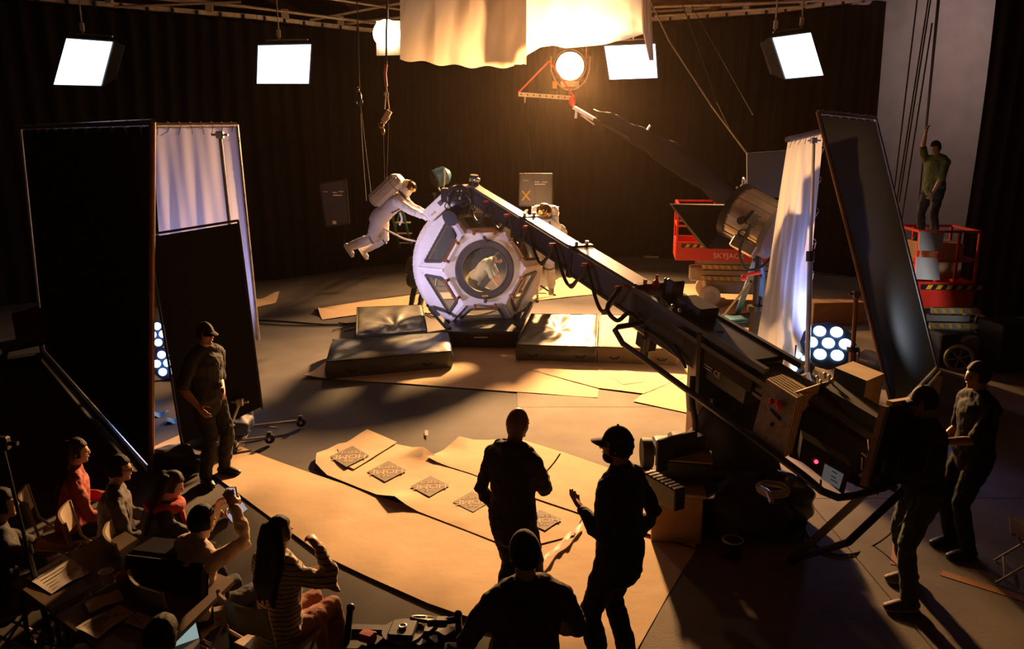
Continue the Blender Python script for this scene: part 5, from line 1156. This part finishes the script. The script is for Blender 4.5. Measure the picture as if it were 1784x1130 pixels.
coil('large loose cable coil on the concrete right of the crane base', G(1350, 925), .24, 3); coil('small inner cable loop, left one inside the large coil', G(1335, 928), .11, 2); coil('small inner cable loop, right one inside the large coil', G(1368, 922), .12, 2)
coil('pale cable coil hanging by the black bag', P(1345, 858, 6.7), .13, 5, .012, 'lightrope')
one('floor_cable', 'long dark cable snaking over the concrete to the crane operator', 'cable', MB().tube(curve([G(1345, 885, .012), G(1395, 915, .012), G(1430, 955, .012), G(1480, 965, .012), G(1530, 945, .05), P(1580, 900, 5.8), P(1600, 850, 5.75), P(1618, 800, 5.7)]), .009, 6), M['rubber'], 'floor cables')
one('floor_cable', 'pair of dark cables running from the black flag to the left crash mats', 'cable', MB().tube(curve([G(430, 556, .012), G(500, 560, .012), G(570, 565, .012), G(625, 562, .012)]), .018, 6).tube(curve([G(430, 562, .012), G(520, 567, .012), G(620, 566, .012)]), .014, 6), M['rubber'], 'floor cables')
one('floor_cable', 'cable tangle beside the rear left crash mat', 'cable', MB().tube(curve([G(580, 575, .02), G(610, 566, .03), G(590, 562, .02), G(625, 569, .02), G(600, 577, .02)]), .014, 6), M['rubber'], 'floor cables')
one('floor_cable', 'cable from the left crash mats to the capsule platform', 'cable', MB().tube(curve([G(742, 545, .02), G(757, 552, .02), G(770, 545, .02), G(790, 543, .02)]), .016, 6), M['rubber'], 'floor cables')

# ------------------------------------------------------------------ red scissor lift
def slift(label, c, yaw, zb, L=2.4, Wd=1.15, hR=1.1, chassis=True, wordmark=True):
    t = thing('scissor_lift', label, 'lift', c); Rz = Matrix.Rotation(yaw, 3, 'Z'); c = V(c)
    W_ = lambda x, y, z: c+Rz @ V((x, y, z))
    def bx(n, x, y, z, sx, sy, sz, m, par=t, lab=None, bev=0): return obj(n, MB().box(W_(x, y, z), (sx, sy, sz), Rz, bev), M[m], par, label=lab)
    bx('deck', 0, 0, zb, L, Wd, .06, 'red')
    for s_ in (-1, 1):
        k = bx('toe_board', 0, s_*Wd/2, zb+.06, L, .04, .42, 'red')
        if s_ < 0:
            wg = MB()
            for i in range(6): x = -L/2+.18+i*.16; wg.add([W_(x+a, -Wd/2-.023, z) for a, z in ((0, zb+.15), (.08, zb+.15), (.12, zb+.22), (.04, zb+.22))], [(0, 1, 2, 3)])
            obj('warning_stripes', wg, M['warn'], k); bx('stripe_ground', -L/2+.6, -Wd/2-.021, zb+.185, 1.0, .002, .09, 'black', k)
            if wordmark: text('SKYJACK', .17, W_(-.2, -Wd/2-.024, zb-.03), Rz @ V((1, 0, 0)), V((0, 0, 1)), M['white'], k, .001, name='wordmark')
        for z in (.62, hR): obj('guard_rail', MB().bar(W_(-L/2, s_*Wd/2, zb+z), W_(L/2, s_*Wd/2, zb+z), .04, .04), M['red'], t)
        for i in range(4): x = -L/2+L*i/3; obj('guard_post', MB().bar(W_(x, s_*Wd/2, zb), W_(x, s_*Wd/2, zb+hR), .04, .04, V((0, 1, 0))), M['red'], t)
    for s_ in (-1, 1):
        for z in (.62, hR): obj('guard_rail', MB().bar(W_(s_*L/2, -Wd/2, zb+z), W_(s_*L/2, Wd/2, zb+z), .04, .04), M['red'], t)
        bx('toe_board', s_*L/2, 0, zb+.06, .04, Wd, .42, 'red')
    if chassis:
        bx('chassis', .3, 0, .42, L*.72, Wd*.7, .3, 'liftgrey', bev=.03)
        for i, z in enumerate((.62, .75, .88, 1.0)):
            if z < zb-.08:
                q = bx('scissor_arm', .25+(-.06 if i % 2 else .06), -Wd*.3, z, L*.78, .08, .1, 'liftgrey'); 
                wg = MB()
                for j in range(6): x = -L*.4+.25+j*.14; wg.add([W_(x+a+.1, -Wd*.3-.045, zz) for a, zz in ((0, z-.04), (.07, z-.04), (.03, z+.04), (-.04, z+.04))], [(0, 1, 2, 3)])
                if i in (0, 2): obj('warning_stripes', wg, M['warn'], q)
                bx('scissor_arm', .25+(.06 if i % 2 else -.06), Wd*.3, z, L*.78, .08, .1, 'liftgrey')
        for sx in (-1, 1):
            for sy in (-1, 1):
                p = W_(.3+sx*L*.32, sy*Wd*.46, .24); ax = Rz @ V((0, .08, 0)); wl = obj('wheel', MB().tube([p-ax, p-ax*.9, p+ax*.9, p+ax], [.2, .24, .24, .2], 24), M['tyre'], t, smooth=True)
                obj('hub', MB().cyl(p-ax*1.1, p+ax*1.1, .13, n=16), M['liftgrey'], wl)
        bx('step_box', -L*.3, .35, .62, .34, .4, .34, 'liftgrey', bev=.03)
    return t, W_
lc = G(1330, 522); lc.z = 0
slift('red platform scissor lift on a grey wheeled chassis behind the silver lamp', V((5.15, 18.5, 0)), math.radians(-9), 1.2, 2.7, 1.3)
# second lift with the man in the green tee
l2 = P(1618, 515, 13.6); l2.z = 0
t2, W2 = slift('dark red lift basket at the right with pale papers taped on it', l2, math.radians(-4), P(1618, 517, 13.2).z, .95, 1.0, 1.1, True, False)
for i, q in enumerate((((1603, 403), (1645, 405), (1640, 438), (1600, 436)), ((1597, 447), (1634, 450), (1638, 488), (1594, 486)))):
    pp = [P(x, y, 13.03) for x, y in q]; one('taped_paper', ('upper' if i == 0 else 'lower')+' pale paper sheet taped to the dark red lift basket', 'paper', MB().prism(pp, V((0, .01, 0))), M['sheet'], 'papers on the lift')
one('lift_case', 'box inside the dark red lift basket that the man stands on', 'box', MB().box(V((l2.x, l2.y, P(1618, 420, 13.6).z-.3)), (.7, .6, .6), None, .02), M['card'])
gp = P(1627, 330, 13.6); zf = P(1618, 420, 13.6).z
person('person', 'man in olive tee standing on the lift, one arm raised to a rope', V((gp.x, 13.6, zf)), yawof(-.9, -.5), 1.72, hp=.35, hy=0, R=P(1613, 232, 13.6), L=P(1626, 335, 13.4), Rp=(.6, .5, 0), Lp=(-.5, -1, 0), LF=(-.2, .1, .09), RF=(.18, -.05, .09), shirt='green', trousers='jean', curl=(1.2, .6), bulk=1.15, vox=.012)

# ------------------------------------------------------------------ big silver lamp with snoot
bc = P(1318, 386, 12.6); ax_ = V((.68, -.62, -.40)).normalized()
bl_ = thing('big_fresnel_lamp', 'large silver drum lamp seen from behind, on the blue-footed stand', 'stage light', bc-V((0, 0, .6)))
x_, y_, _ = frame_of(ax_)
fr_, bk2 = bc-ax_*.34, bc+ax_*.34
obj('drum', MB().tube([fr_, bk2], [.42, .42], 32), M['silver'], bl_, smooth=True)
for i in range(16):
    a = 2*PI*i/16; e = x_*math.cos(a)+y_*math.sin(a); obj('drum_rib', MB().bar(fr_+e*.425, bk2+e*.425, .03, .015, e), M['silver'], bl_)
obj('front_ring', MB().tube([fr_-ax_*.1, fr_-ax_*.08, fr_+ax_*.03, fr_+ax_*.05], [.38, .45, .45, .41], 32), M['black'], bl_, smooth=True)
obj('front_trim', MB().ring(fr_+ax_*.06, ax_, .41, .012, 32, 6), M['gold'], bl_, smooth=True)
bk3 = obj('back_cover', MB().tube([bk2-ax_*.06, bk2-ax_*.04, bk2+ax_*.06, bk2+ax_*.1], [.4, .44, .44, .38], 32), M['lampback'], bl_, smooth=True)
obj('back_disc', MB().tube([bk2+ax_*.1, bk2+ax_*.13], [.27, .25], 32), M['lampback'], bk3, smooth=True)
for dz in (0, -.09): obj('slot_handle', MB().box(bk2+ax_*.14+V((0, 0, .04+dz)), (.13, .02, .018)), M['alum'], bk3)
obj('side_box', MB().box(bc+V((-.22, -.2, -.36)), (.4, .3, .2), Matrix.Rotation(.5, 3, 'Y') @ Matrix.Rotation(-.5, 3, 'Z'), .02), M['silver'], bl_)
sd_b = MB().box(bc+V((-.16, -.38, .08)), (.2, .12, .2), Matrix.Rotation(.6, 3, 'Y'), .02); obj('junction_box', sd_b, M['plastic'], bl_)
obj('yoke_knob', MB().cyl(bc+V((-.3, -.3, .05)), bc+V((-.36, -.38, .05)), .06).ring(bc+V((-.3, -.35, -.16)), (.2, 1, 0), .07, .014), M['black'], bl_)
obj('cable', MB().tube(curve([bc+V((-.2, -.4, 0)), P(1290, 430, 12.1), P(1292, 455, 12.1), P(1305, 470, 12.1), P(1330, 462, 12.1), P(1350, 440, 12.1)]), .022, 8), M['rubber'], bl_, smooth=True)
obj('top_handle', MB().ring(fr_+V((0.05, 0, .46)), (1, 0, 0), .07, .012), M['alum'], bl_)
# barn door / snoot sheet to the left
s4 = [P(1170, 356, 13.6), P(1288, 358, 13.1), P(1288, 434, 12.9), P(1232, 433, 12.9)]
obj('snoot', MB().hexa([s4[3], s4[2], s4[2]+V((0, .5, 0)), s4[3]+V((0, .5, 0))], [s4[0], s4[1], s4[1]+V((0, .3, 0)), s4[0]+V((0, .2, 0))]), M['blackm'], bl_)
# blue steel legs
bs = thing('blue_stand', 'blue steel crank stand legs under the silver lamp', 'stand', G(1318, 560))
for (x, y, x2, y2, r) in ((1285, 545, 1318, 452, .06), (1350, 560, 1320, 452, .06), (1340, 600, 1322, 480, .05)):
    e = P(x, y, 12.2); e2 = G(x, y, .05) if y > 540 else e; obj('leg', MB().bar(P(x2, y2, 12.6), e2, .1, .07), M['bluestand'], bs)
obj('crank', MB().cyl(P(1295, 480, 12.4), P(1325, 474, 12.4), .03).ell(P(1296, 484, 12.4), .05), M['redb'], bs); obj('strut', MB().cyl(P(1308, 490, 12.4), G(1252, 560, .05), .02), M['black'], bs)
obj('foot_brace', MB().cyl(P(1322, 520, 12.5), G(1330, 610, .05), .05), M['black'], bs)
pd = G(1275, 566)
bpd = thing('blue_pad', 'light blue folded cloth pad on the floor by the blue stand', 'pad', V((pd.x, pd.y+.1, 0)))
for i in range(3): obj('fold', MB().grid(lambda u, v: V((pd.x-.3+.6*u, pd.y-.12+.42*v, .02+.045*i+.012*math.sin(u*7+v*4+i))), 10, 8, thick=(0, 0, .035)), M['bluepad'], bpd, smooth=True)
for i, (x, y) in enumerate(((1268, 590), (1290, 602), (1310, 590))): coil(['cable coil under the silver lamp, leftmost', 'cable coil under the silver lamp, middle', 'cable coil under the silver lamp, rightmost'][i], G(x, y), .16+.02*i, 4, .014)
# ------------------------------------------------------------------ blue LED clusters
def par(label, c, d, R=.22, n=7, group='blue-white lamp clusters'):
    d = V(d).normalized(); x, y, _ = frame_of(d); t = thing('led_par', label, 'stage light', c, group); c = V(c)
    obj('housing', MB().tube([c-d*.22, c-d*.16, c-d*.01, c], [R*.6, R*1.1, R*1.2, R*1.12], 12), M['navy'], t, smooth=True)
    for i in range(n):
        a = 2*PI*i/(n-1); e = V() if i == n-1 else (x*math.cos(a)+y*math.sin(a))*R*.72
        obj('led_disc', MB().cyl(c+e+d*.005, c+e+d*.02, R*.27, n=16), M['e_blue'], t)
    obj('yoke', MB().tube([c-d*.1+x*R*1.35, c-d*.1+x*R*1.35-V((0, 0, .25)), c-d*.1-x*R*1.35-V((0, 0, .25)), c-d*.1-x*R*1.35], .015, 6), M['black'], t)
    obj('power_box', MB().box(c-d*.2-V((0, 0, .2)), (.22, .14, .12), None, .01), M['alum'], t)
    return t
rp = P(1443, 598, 11.6)
par('blue-white lamp cluster on the floor right of the right white cloth', rp, (-.15, -.55, .6), .33, 7)
par('second blue-white lamp cluster low behind the right white cloth', P(1388, 632, 12.0), (-.6, -.2, .7), .2, 7)
par('upper blue-white lamp cluster in the gap beside the tall left flag', P(266, 583, 11.8), (.35, -1, .35), .2, 7)
par('lower blue-white lamp cluster in the gap beside the tall left flag', P(292, 632, 11.2), (.35, -1, .35), .2, 7)
lamp('blue_right', 'SPOT', P(1440, 580, 12.2), P(1400, 440, 12.2), (.35, .42, 1), 260, .3, 110, .6)
lamp('added_wall_wash', 'AREA', (12.2, 19.5, 7.2), (12.2, 23, 4), (1, .75, .68), 48, 1.5, size_y=.5)  # unseen lamp added to brighten the grey wall
lamp('added_flag_back_light', 'SPOT', P(1480, 600, 12.0), P(1600, 560, 11.9), (.85, .9, 1), 480, .25, 95, 1)  # added spot without its own fixture, makes the leaning flag glow
lamp('blue_floor_left', 'SPOT', P(278, 590, 11.5), G(310, 730), (.3, .42, 1), 110, .2, 70, .9)
lamp('blue_floor_right', 'SPOT', P(1462, 585, 11.3), G(1520, 760), (.4, .4, 1), 120, .2, 80, .9)
lamp('blue_left', 'SPOT', P(275, 590, 11.5), P(340, 320, 11.0), (.45, .45, 1), 500, .25, 120, .6)
lamp('left_fill', 'SPOT', P(285, 600, 11.9), (-.8, 15, 1.7), (.78, .66, 1), 1700, .35, 38, .6)
ph = P(440, 700, 11)
# small stuff behind the left flag
for i, (x, y) in enumerate(((277, 722), (303, 733))):
    c = G(x, y); one('blue_gel', ['left scrap of blue gel on the floor in the gap', 'right scrap of blue gel on the floor in the gap'][i], 'gel', MB().grid(lambda u, v: c+V((.2*(u-.5), .2*(v-.5), .01+.02*math.sin(u*6+v*3))), 6, 6, thick=(0, 0, -.002)), M['bluecloth'])
c = G(285, 810); lump('sandbag', 'dark sandbag with a pale tag at the foot of the tall frame pole', 'bag', V((c.x+.15, c.y-.05, 0)), (.32, .2, .14), 'blackm', 11); 
c = G(300, 800); lump('sandbag', 'navy sandbag beyond the pole of the tall frame', 'bag', V((c.x+.3, c.y+.45, 0)), (.3, .16, .12), 'navy', 12)
c = G(415, 770); lump('sandbag', 'blue and black sandbag on the legs of the rolling stand', 'bag', V((c.x, c.y, .1)), (.18, .25, .16), 'navy', 13)
c = G(1500, 660); lump('sandbag', 'brown sandbag with a blue strap right of the rusty stand', 'bag', V((c.x+.1, c.y+.2, 0)), (.38, .28, .22), 'tan', 14)
c = G(470+980, 540); pbox('brown_case', 'long brown case on the floor between the two right frames', 'case', G(1450, 560), (1.1, .5, .45), 'card', .1)
# cart at far left
k1 = P(40, 600, 13.2); ct_ = thing('cart', 'low cart with casters at the left edge carrying cardboard boxes', 'cart', V((k1.x, 13.2, 0)))
zz = P(40, 600, 13.2).z
obj('shelf', MB().bar(P(0, 606, 13.2), P(76, 590, 13.6), .7, .05), M['black'], ct_)
for x in (10, 70): p = P(x, 600, 13.3); obj('leg', MB().cyl(p, V((p.x, p.y, .1)), .02), M['black'], ct_); obj('caster', MB().ring(V((p.x, p.y-.1, .08)), (1, 0, 0), .05, .03), M['rubber'], ct_)
for i, (x0_, x1_) in enumerate(((20, 45), (47, 72))):
    q = [P(x0_, 543+2*(1-i), 13.1), P(x1_, 540, 13.3), P(x1_+3, 588, 13.3), P(x0_+8, 594-2*i, 13.1)]
    one('cardboard_box', ['left brown cardboard box on the cart at the left edge', 'right brown cardboard box on the cart at the left edge'][i], 'box', MB().hexa([q[3], q[2], q[2]+V((0, .35, 0)), q[3]+V((0, .35, 0))], [q[0], q[1], q[1]+V((0, .35, 0)), q[0]+V((0, .35, 0))]), M['card'], 'boxes on the cart')
# ------------------------------------------------------------------ right side clutter
for i, (x, y, R) in enumerate(((1640, 572, .32), (1690, 575, .28), (1668, 622, .2))):
    p = G(x, y+22)+V((0, 0, R)); t = thing('cable_reel', ['largest wheel-shaped cable reel behind the leaning black frame', 'right one of the cable reels, half in the dark', 'small front cable reel by the man at the right'][i], 'reel', V((p.x, p.y, 0)), 'cable reels')
    obj('rim', MB().ring(p, (.3, 1, 0), R, .03, 28, 8), M['steel'], t, smooth=True); obj('rim', MB().ring(p+V((.06, .2, 0)), (.3, 1, 0), R, .03, 28, 8), M['beam'], t, smooth=True)
    obj('hub', MB().cyl(p, p+V((.06, .2, 0)), R*.6), M['rubber'], t); sp_ = MB(); [sp_.cyl(p, p+V((math.cos(a)*R, -.3*math.cos(a)*R, math.sin(a)*R)), .012, n=6) for a in (0.3, 1.35, 2.4, 3.4, 4.5, 5.5)]; obj('spoke', sp_, M['steel'], t)
pbox('dark_case', 'dark case with a pale edge behind the foot of the leaning frame', 'case', G(1648, 640)+V((0, .3, 0)), (.4, .5, .55), 'blackm', .3)
pbox('flight_case', 'black flight case in the dark at the right edge', 'case', G(1760, 640), (.9, .6, .8), 'black', .1)
one('pale_panel', 'pale floor board at the right edge behind the dark man', 'board', MB().box(G(1762, 700, .02), (.7, 1.3, .03), Matrix.Rotation(.25, 3, 'Z')), M['wall'])
fc_ = folding_chair(G(1795, 1010), yawof(-.9, .5), 'beige folding chair at the right edge, seen in part')
# ------------------------------------------------------------------ tables and things on them
def table(label, px, z=.74):
    q = [G(x, y, z) for x, y in px]; c = sum(q, V())/4; t = thing('folding_table', label, 'table', V((c.x, c.y, 0)), 'tables of the onlookers')
    obj('table_top', MB().hexa([p-V((0, 0, .03)) for p in q], q), M['table'], t)
    for p in q: e = p.lerp(c, .1); obj('leg', MB().cyl(V((e.x, e.y, 0)), e-V((0, 0, .03)), .016), M['black'], t)
    return q
table('dark table at the left holding the large paper sheet', [(20, 1012), (206, 918), (275, 958), (88, 1062)])
table('dark table nearest the camera holding the laptop and papers', [(96, 1072), (292, 962), (408, 1010), (235, 1180)])
def note(label, px, z=.745, lines=0, m='sheet'):
    q = [G(x, y, z) for x, y in px]; t = thing('paper_note', label, 'paper', sum(q, V())/4, 'papers on the tables')
    def fn(u, v): return q[0].lerp(q[1], u).lerp(q[3].lerp(q[2], u), v)+V((0, 0, .004+.006*math.sin(PI*u)+.004*math.sin(u*7+v*5)))
    obj('sheet', MB().grid(fn, 8, 8, thick=(0, 0, -.002)), M[m], t, smooth=True)
    rn = random.Random(len(label))
    lm = MB()
    for i in range(lines):
        v = .16+.72*i/max(1, lines-1); a = fn(.12, v)+V((0, 0, .002)); b = fn(.12+rn.uniform(.4, .74), v)+V((0, 0, .002)); lm.bar(a, b, .006, .001)
    if lines: o = obj('written_lines', lm, M['ink'], t); o['kind'] = 'stuff'
note('large white paper sheet on the left table, half shaded', [(45, 1008), (112, 967), (158, 997), (90, 1034)], lines=7)
note('small folded paper beside the red ball', [(147, 1050), (207, 1027), (216, 1045), (156, 1069)], .75)
note('handwritten white sheet left of the laptop', [(131, 1094), (208, 1054), (236, 1067), (170, 1112)], .75, 9)
note('dim lined sheet between the handwritten one and the laptop', [(216, 1085), (240, 1066), (270, 1078), (250, 1096)], .75, 6)
cq = G(187, 1015, .745); cu_ = thing('plastic_cup', 'clear plastic cup on the left table beside the red ball', 'cup', cq)
obj('wall', MB().tube([cq, cq+V((0, 0, .085))], [.032, .046], 20), M['clear'], cu_, smooth=True); obj('rim', MB().ring(cq+V((0, 0, .085)), (0, 0, 1), .046, .004), M['white'], cu_, smooth=True)
rb_ = G(215, 1014, .745)+V((0, 0, .04)); rr = thing('red_ball', 'round red and pale fruit-like ball beside the plastic cup', 'ball', rb_-V((0, 0, .04)))
obj('body', MB().ell(rb_, .042), M['redb'], rr, smooth=True); obj('stem', MB().cyl(rb_+V((0, 0, .036)), rb_+V((.005, 0, .055)), .004), M['tan'], rr)
# laptop
lp = [P(244, 1086, 4.50), P(335, 1056, 4.62), P(347, 1110, 4.42), P(256, 1142, 4.30)]
lt = thing('laptop', 'open laptop with a pale lit text screen at the bottom edge', 'laptop', (lp[2]+lp[3])/2)
obj('lid', MB().prism([l+(l-sum(lp, V())/4)*.05 for l in lp], V((0, .008, .003))), M['plastic'], lt)
sc = obj('screen', MB().prism([l+V((0, -.004, 0)) for l in lp], V((0, .002, 0))), M['e_screen'], lt, label='lit pale screen')
rn = random.Random(5)
for i in range(11):
    v = .15+.068*i; a = lp[0].lerp(lp[3], v); b = lp[1].lerp(lp[2], v); s0 = rn.uniform(.12, .25); s1 = s0+rn.uniform(.3, .6); obj('text_line', MB().bar(a.lerp(b, s0)+V((0, -.006, .002)), a.lerp(b, s1)+V((0, -.006, .002)), .003, .002), M['gasket'], sc)
bd = (lp[2]-lp[3]).normalized(); ob = bd.cross(V((0, 0, 1))).normalized(); ob = ob if ob.y < 0 else -ob
obj('base', MB().prism([lp[3], lp[2], lp[2]+ob*.22, lp[3]+ob*.22], V((0, 0, -.015))), M['rivet'], lt)
# black monitor / bag
mq = [P(230, 960, 5.05), P(362, 976, 4.85), P(360, 1040, 4.75), P(225, 1050, 4.9)]
mt = thing('hooded_monitor', 'black hooded monitor seen from behind on the near table', 'monitor', (mq[2]+mq[3])/2)
obj('back', MB().prism(mq, V((-.02, -.05, .0))), M['blackm'], mt); obj('hood', MB().hexa([mq[0], mq[1], mq[1]+V((.02, .2, .0)), mq[0]+V((.0, .2, 0))], [p+V((0, 0, .012)) for p in (mq[0], mq[1], mq[1]+V((.02, .2, .0)), mq[0]+V((.0, .2, 0)))]), M['plastic'], mt)
obj('side_flap', MB().prism([mq[1], mq[2], mq[2]+V((-.12, .02, -.08)), mq[1]+V((-.02, .18, 0))], V((.01, 0, 0))), M['plastic'], mt); obj('foot', MB().box((mq[2]+mq[3])/2+V((0, 0, -.03)), (.25, .16, .05)), M['plastic'], mt)
sb_ = P(383, 1072, 4.4); bb = thing('card_box', 'small cardboard box with a red mark right of the laptop', 'box', sb_); obj('body', MB().box(sb_, (.07, .06, .1), Matrix.Rotation(.4, 3, 'Z'), .003), M['chair'], bb); obj('red_mark', MB().box(sb_+V((0, -.035, .0)), (.02, .004, .02)), M['redb'], bb)
# ------------------------------------------------------------------ remote head rig at the bottom
rc = P(702, 1098, 4.1)
rg = thing('camera_rig', 'black tripod head rig with a round plate and hand wheel at the bottom centre', 'camera rig', V((rc.x, rc.y, 0)))
obj('round_plate', MB().cyl(rc-V((0, 0, .03)), rc, .12, n=32), M['beam'], rg, smooth=True); obj('square_plate', MB().box(rc+V((0, 0, .012)), (.15, .16, .02), Matrix.Rotation(-.1, 3, 'Z'), .008), M['beam'], rg)
obj('centre_screw', MB().cyl(rc+V((0, 0, .02)), rc+V((0, 0, .03)), .022).ring(rc+V((0, 0, .03)), (0, 0, 1), .02, .005), M['alum'], rg)
hw_ = P(742, 1078, 4.25); hwl = obj('hand_wheel', MB().ring(hw_, (.1, .5, 1), .085, .012, 24, 8), M['black'], rg, smooth=True); obj('spoke', MB().cyl(hw_-V((.08, 0, 0)), hw_+V((.08, 0, 0)), .008, n=6).cyl(hw_-V((0, .07, -.03)), hw_+V((0, .07, -.03)), .008, n=6), M['black'], hwl)
obj('cross_beam', MB().bar(P(608, 1100, 4.15), P(800, 1105, 4.15), .05, .07), M['black'], rg); obj('cross_beam', MB().bar(P(600, 1130, 4.0), P(815, 1135, 4.0), .07, .06), M['black'], rg)
for (x, y) in ((611, 1058), (798, 1070)): obj('upright_post', MB().bar(P(x, y, 4.15), P(x-8 if x < 700 else x+5, 1135, 4.0), .035, .035, V((0, 1, 0))).ell(P(x, y, 4.15), .025), M['black'], rg)
obj('side_arm', MB().cyl(P(745, 1086, 4.15), P(800, 1078, 4.15), .02).box(P(770, 1083, 4.15), (.06, .04, .05)), M['black'], rg)
for (x, y, m) in ((640, 1108, 'redj'), (655, 1120, 'black'), (760, 1118, 'black'), (778, 1105, 'plastic'), (752, 1130, 'lightrope'), (730, 1122, 'plastic')): obj('motor_block', MB().box(P(x, y, 4.02), (.07, .09, .05), Matrix.Rotation(x*.1, 3, 'Z'), .008), M[m], rg)
for x, y in ((622, 1130), (792, 1130), (702, 1125)): q = P(x, y, 4.0); obj('tripod_leg', MB().cyl(q, V((q.x+(x-702)*.003, q.y+(.4 if x == 702 else -.2), 0)), .03), M['black'], rg)

# ------------------------------------------------------------------ thin haze of the stage
hz = obj('stage_haze', MB().box((0, 13, 3.9), (35.5, 43.6, 8.2)), M['white']); hz['kind'] = 'stuff'
hm = bpy.data.materials.new('stage_haze'); hm.use_nodes = True; nt = hm.node_tree; nt.nodes.clear()
vo = nt.nodes.new('ShaderNodeVolumeScatter'); vo.inputs['Density'].default_value = .00011; vo.inputs['Anisotropy'].default_value = .82; vo.inputs['Color'].default_value = (1, .72, .5, 1)
ou = nt.nodes.new('ShaderNodeOutputMaterial'); nt.links.new(vo.outputs[0], ou.inputs['Volume'])
hz.data.materials.clear(); hz.data.materials.append(hm)
tag(hz, 'thin warm haze hanging in the stage air', 'haze')
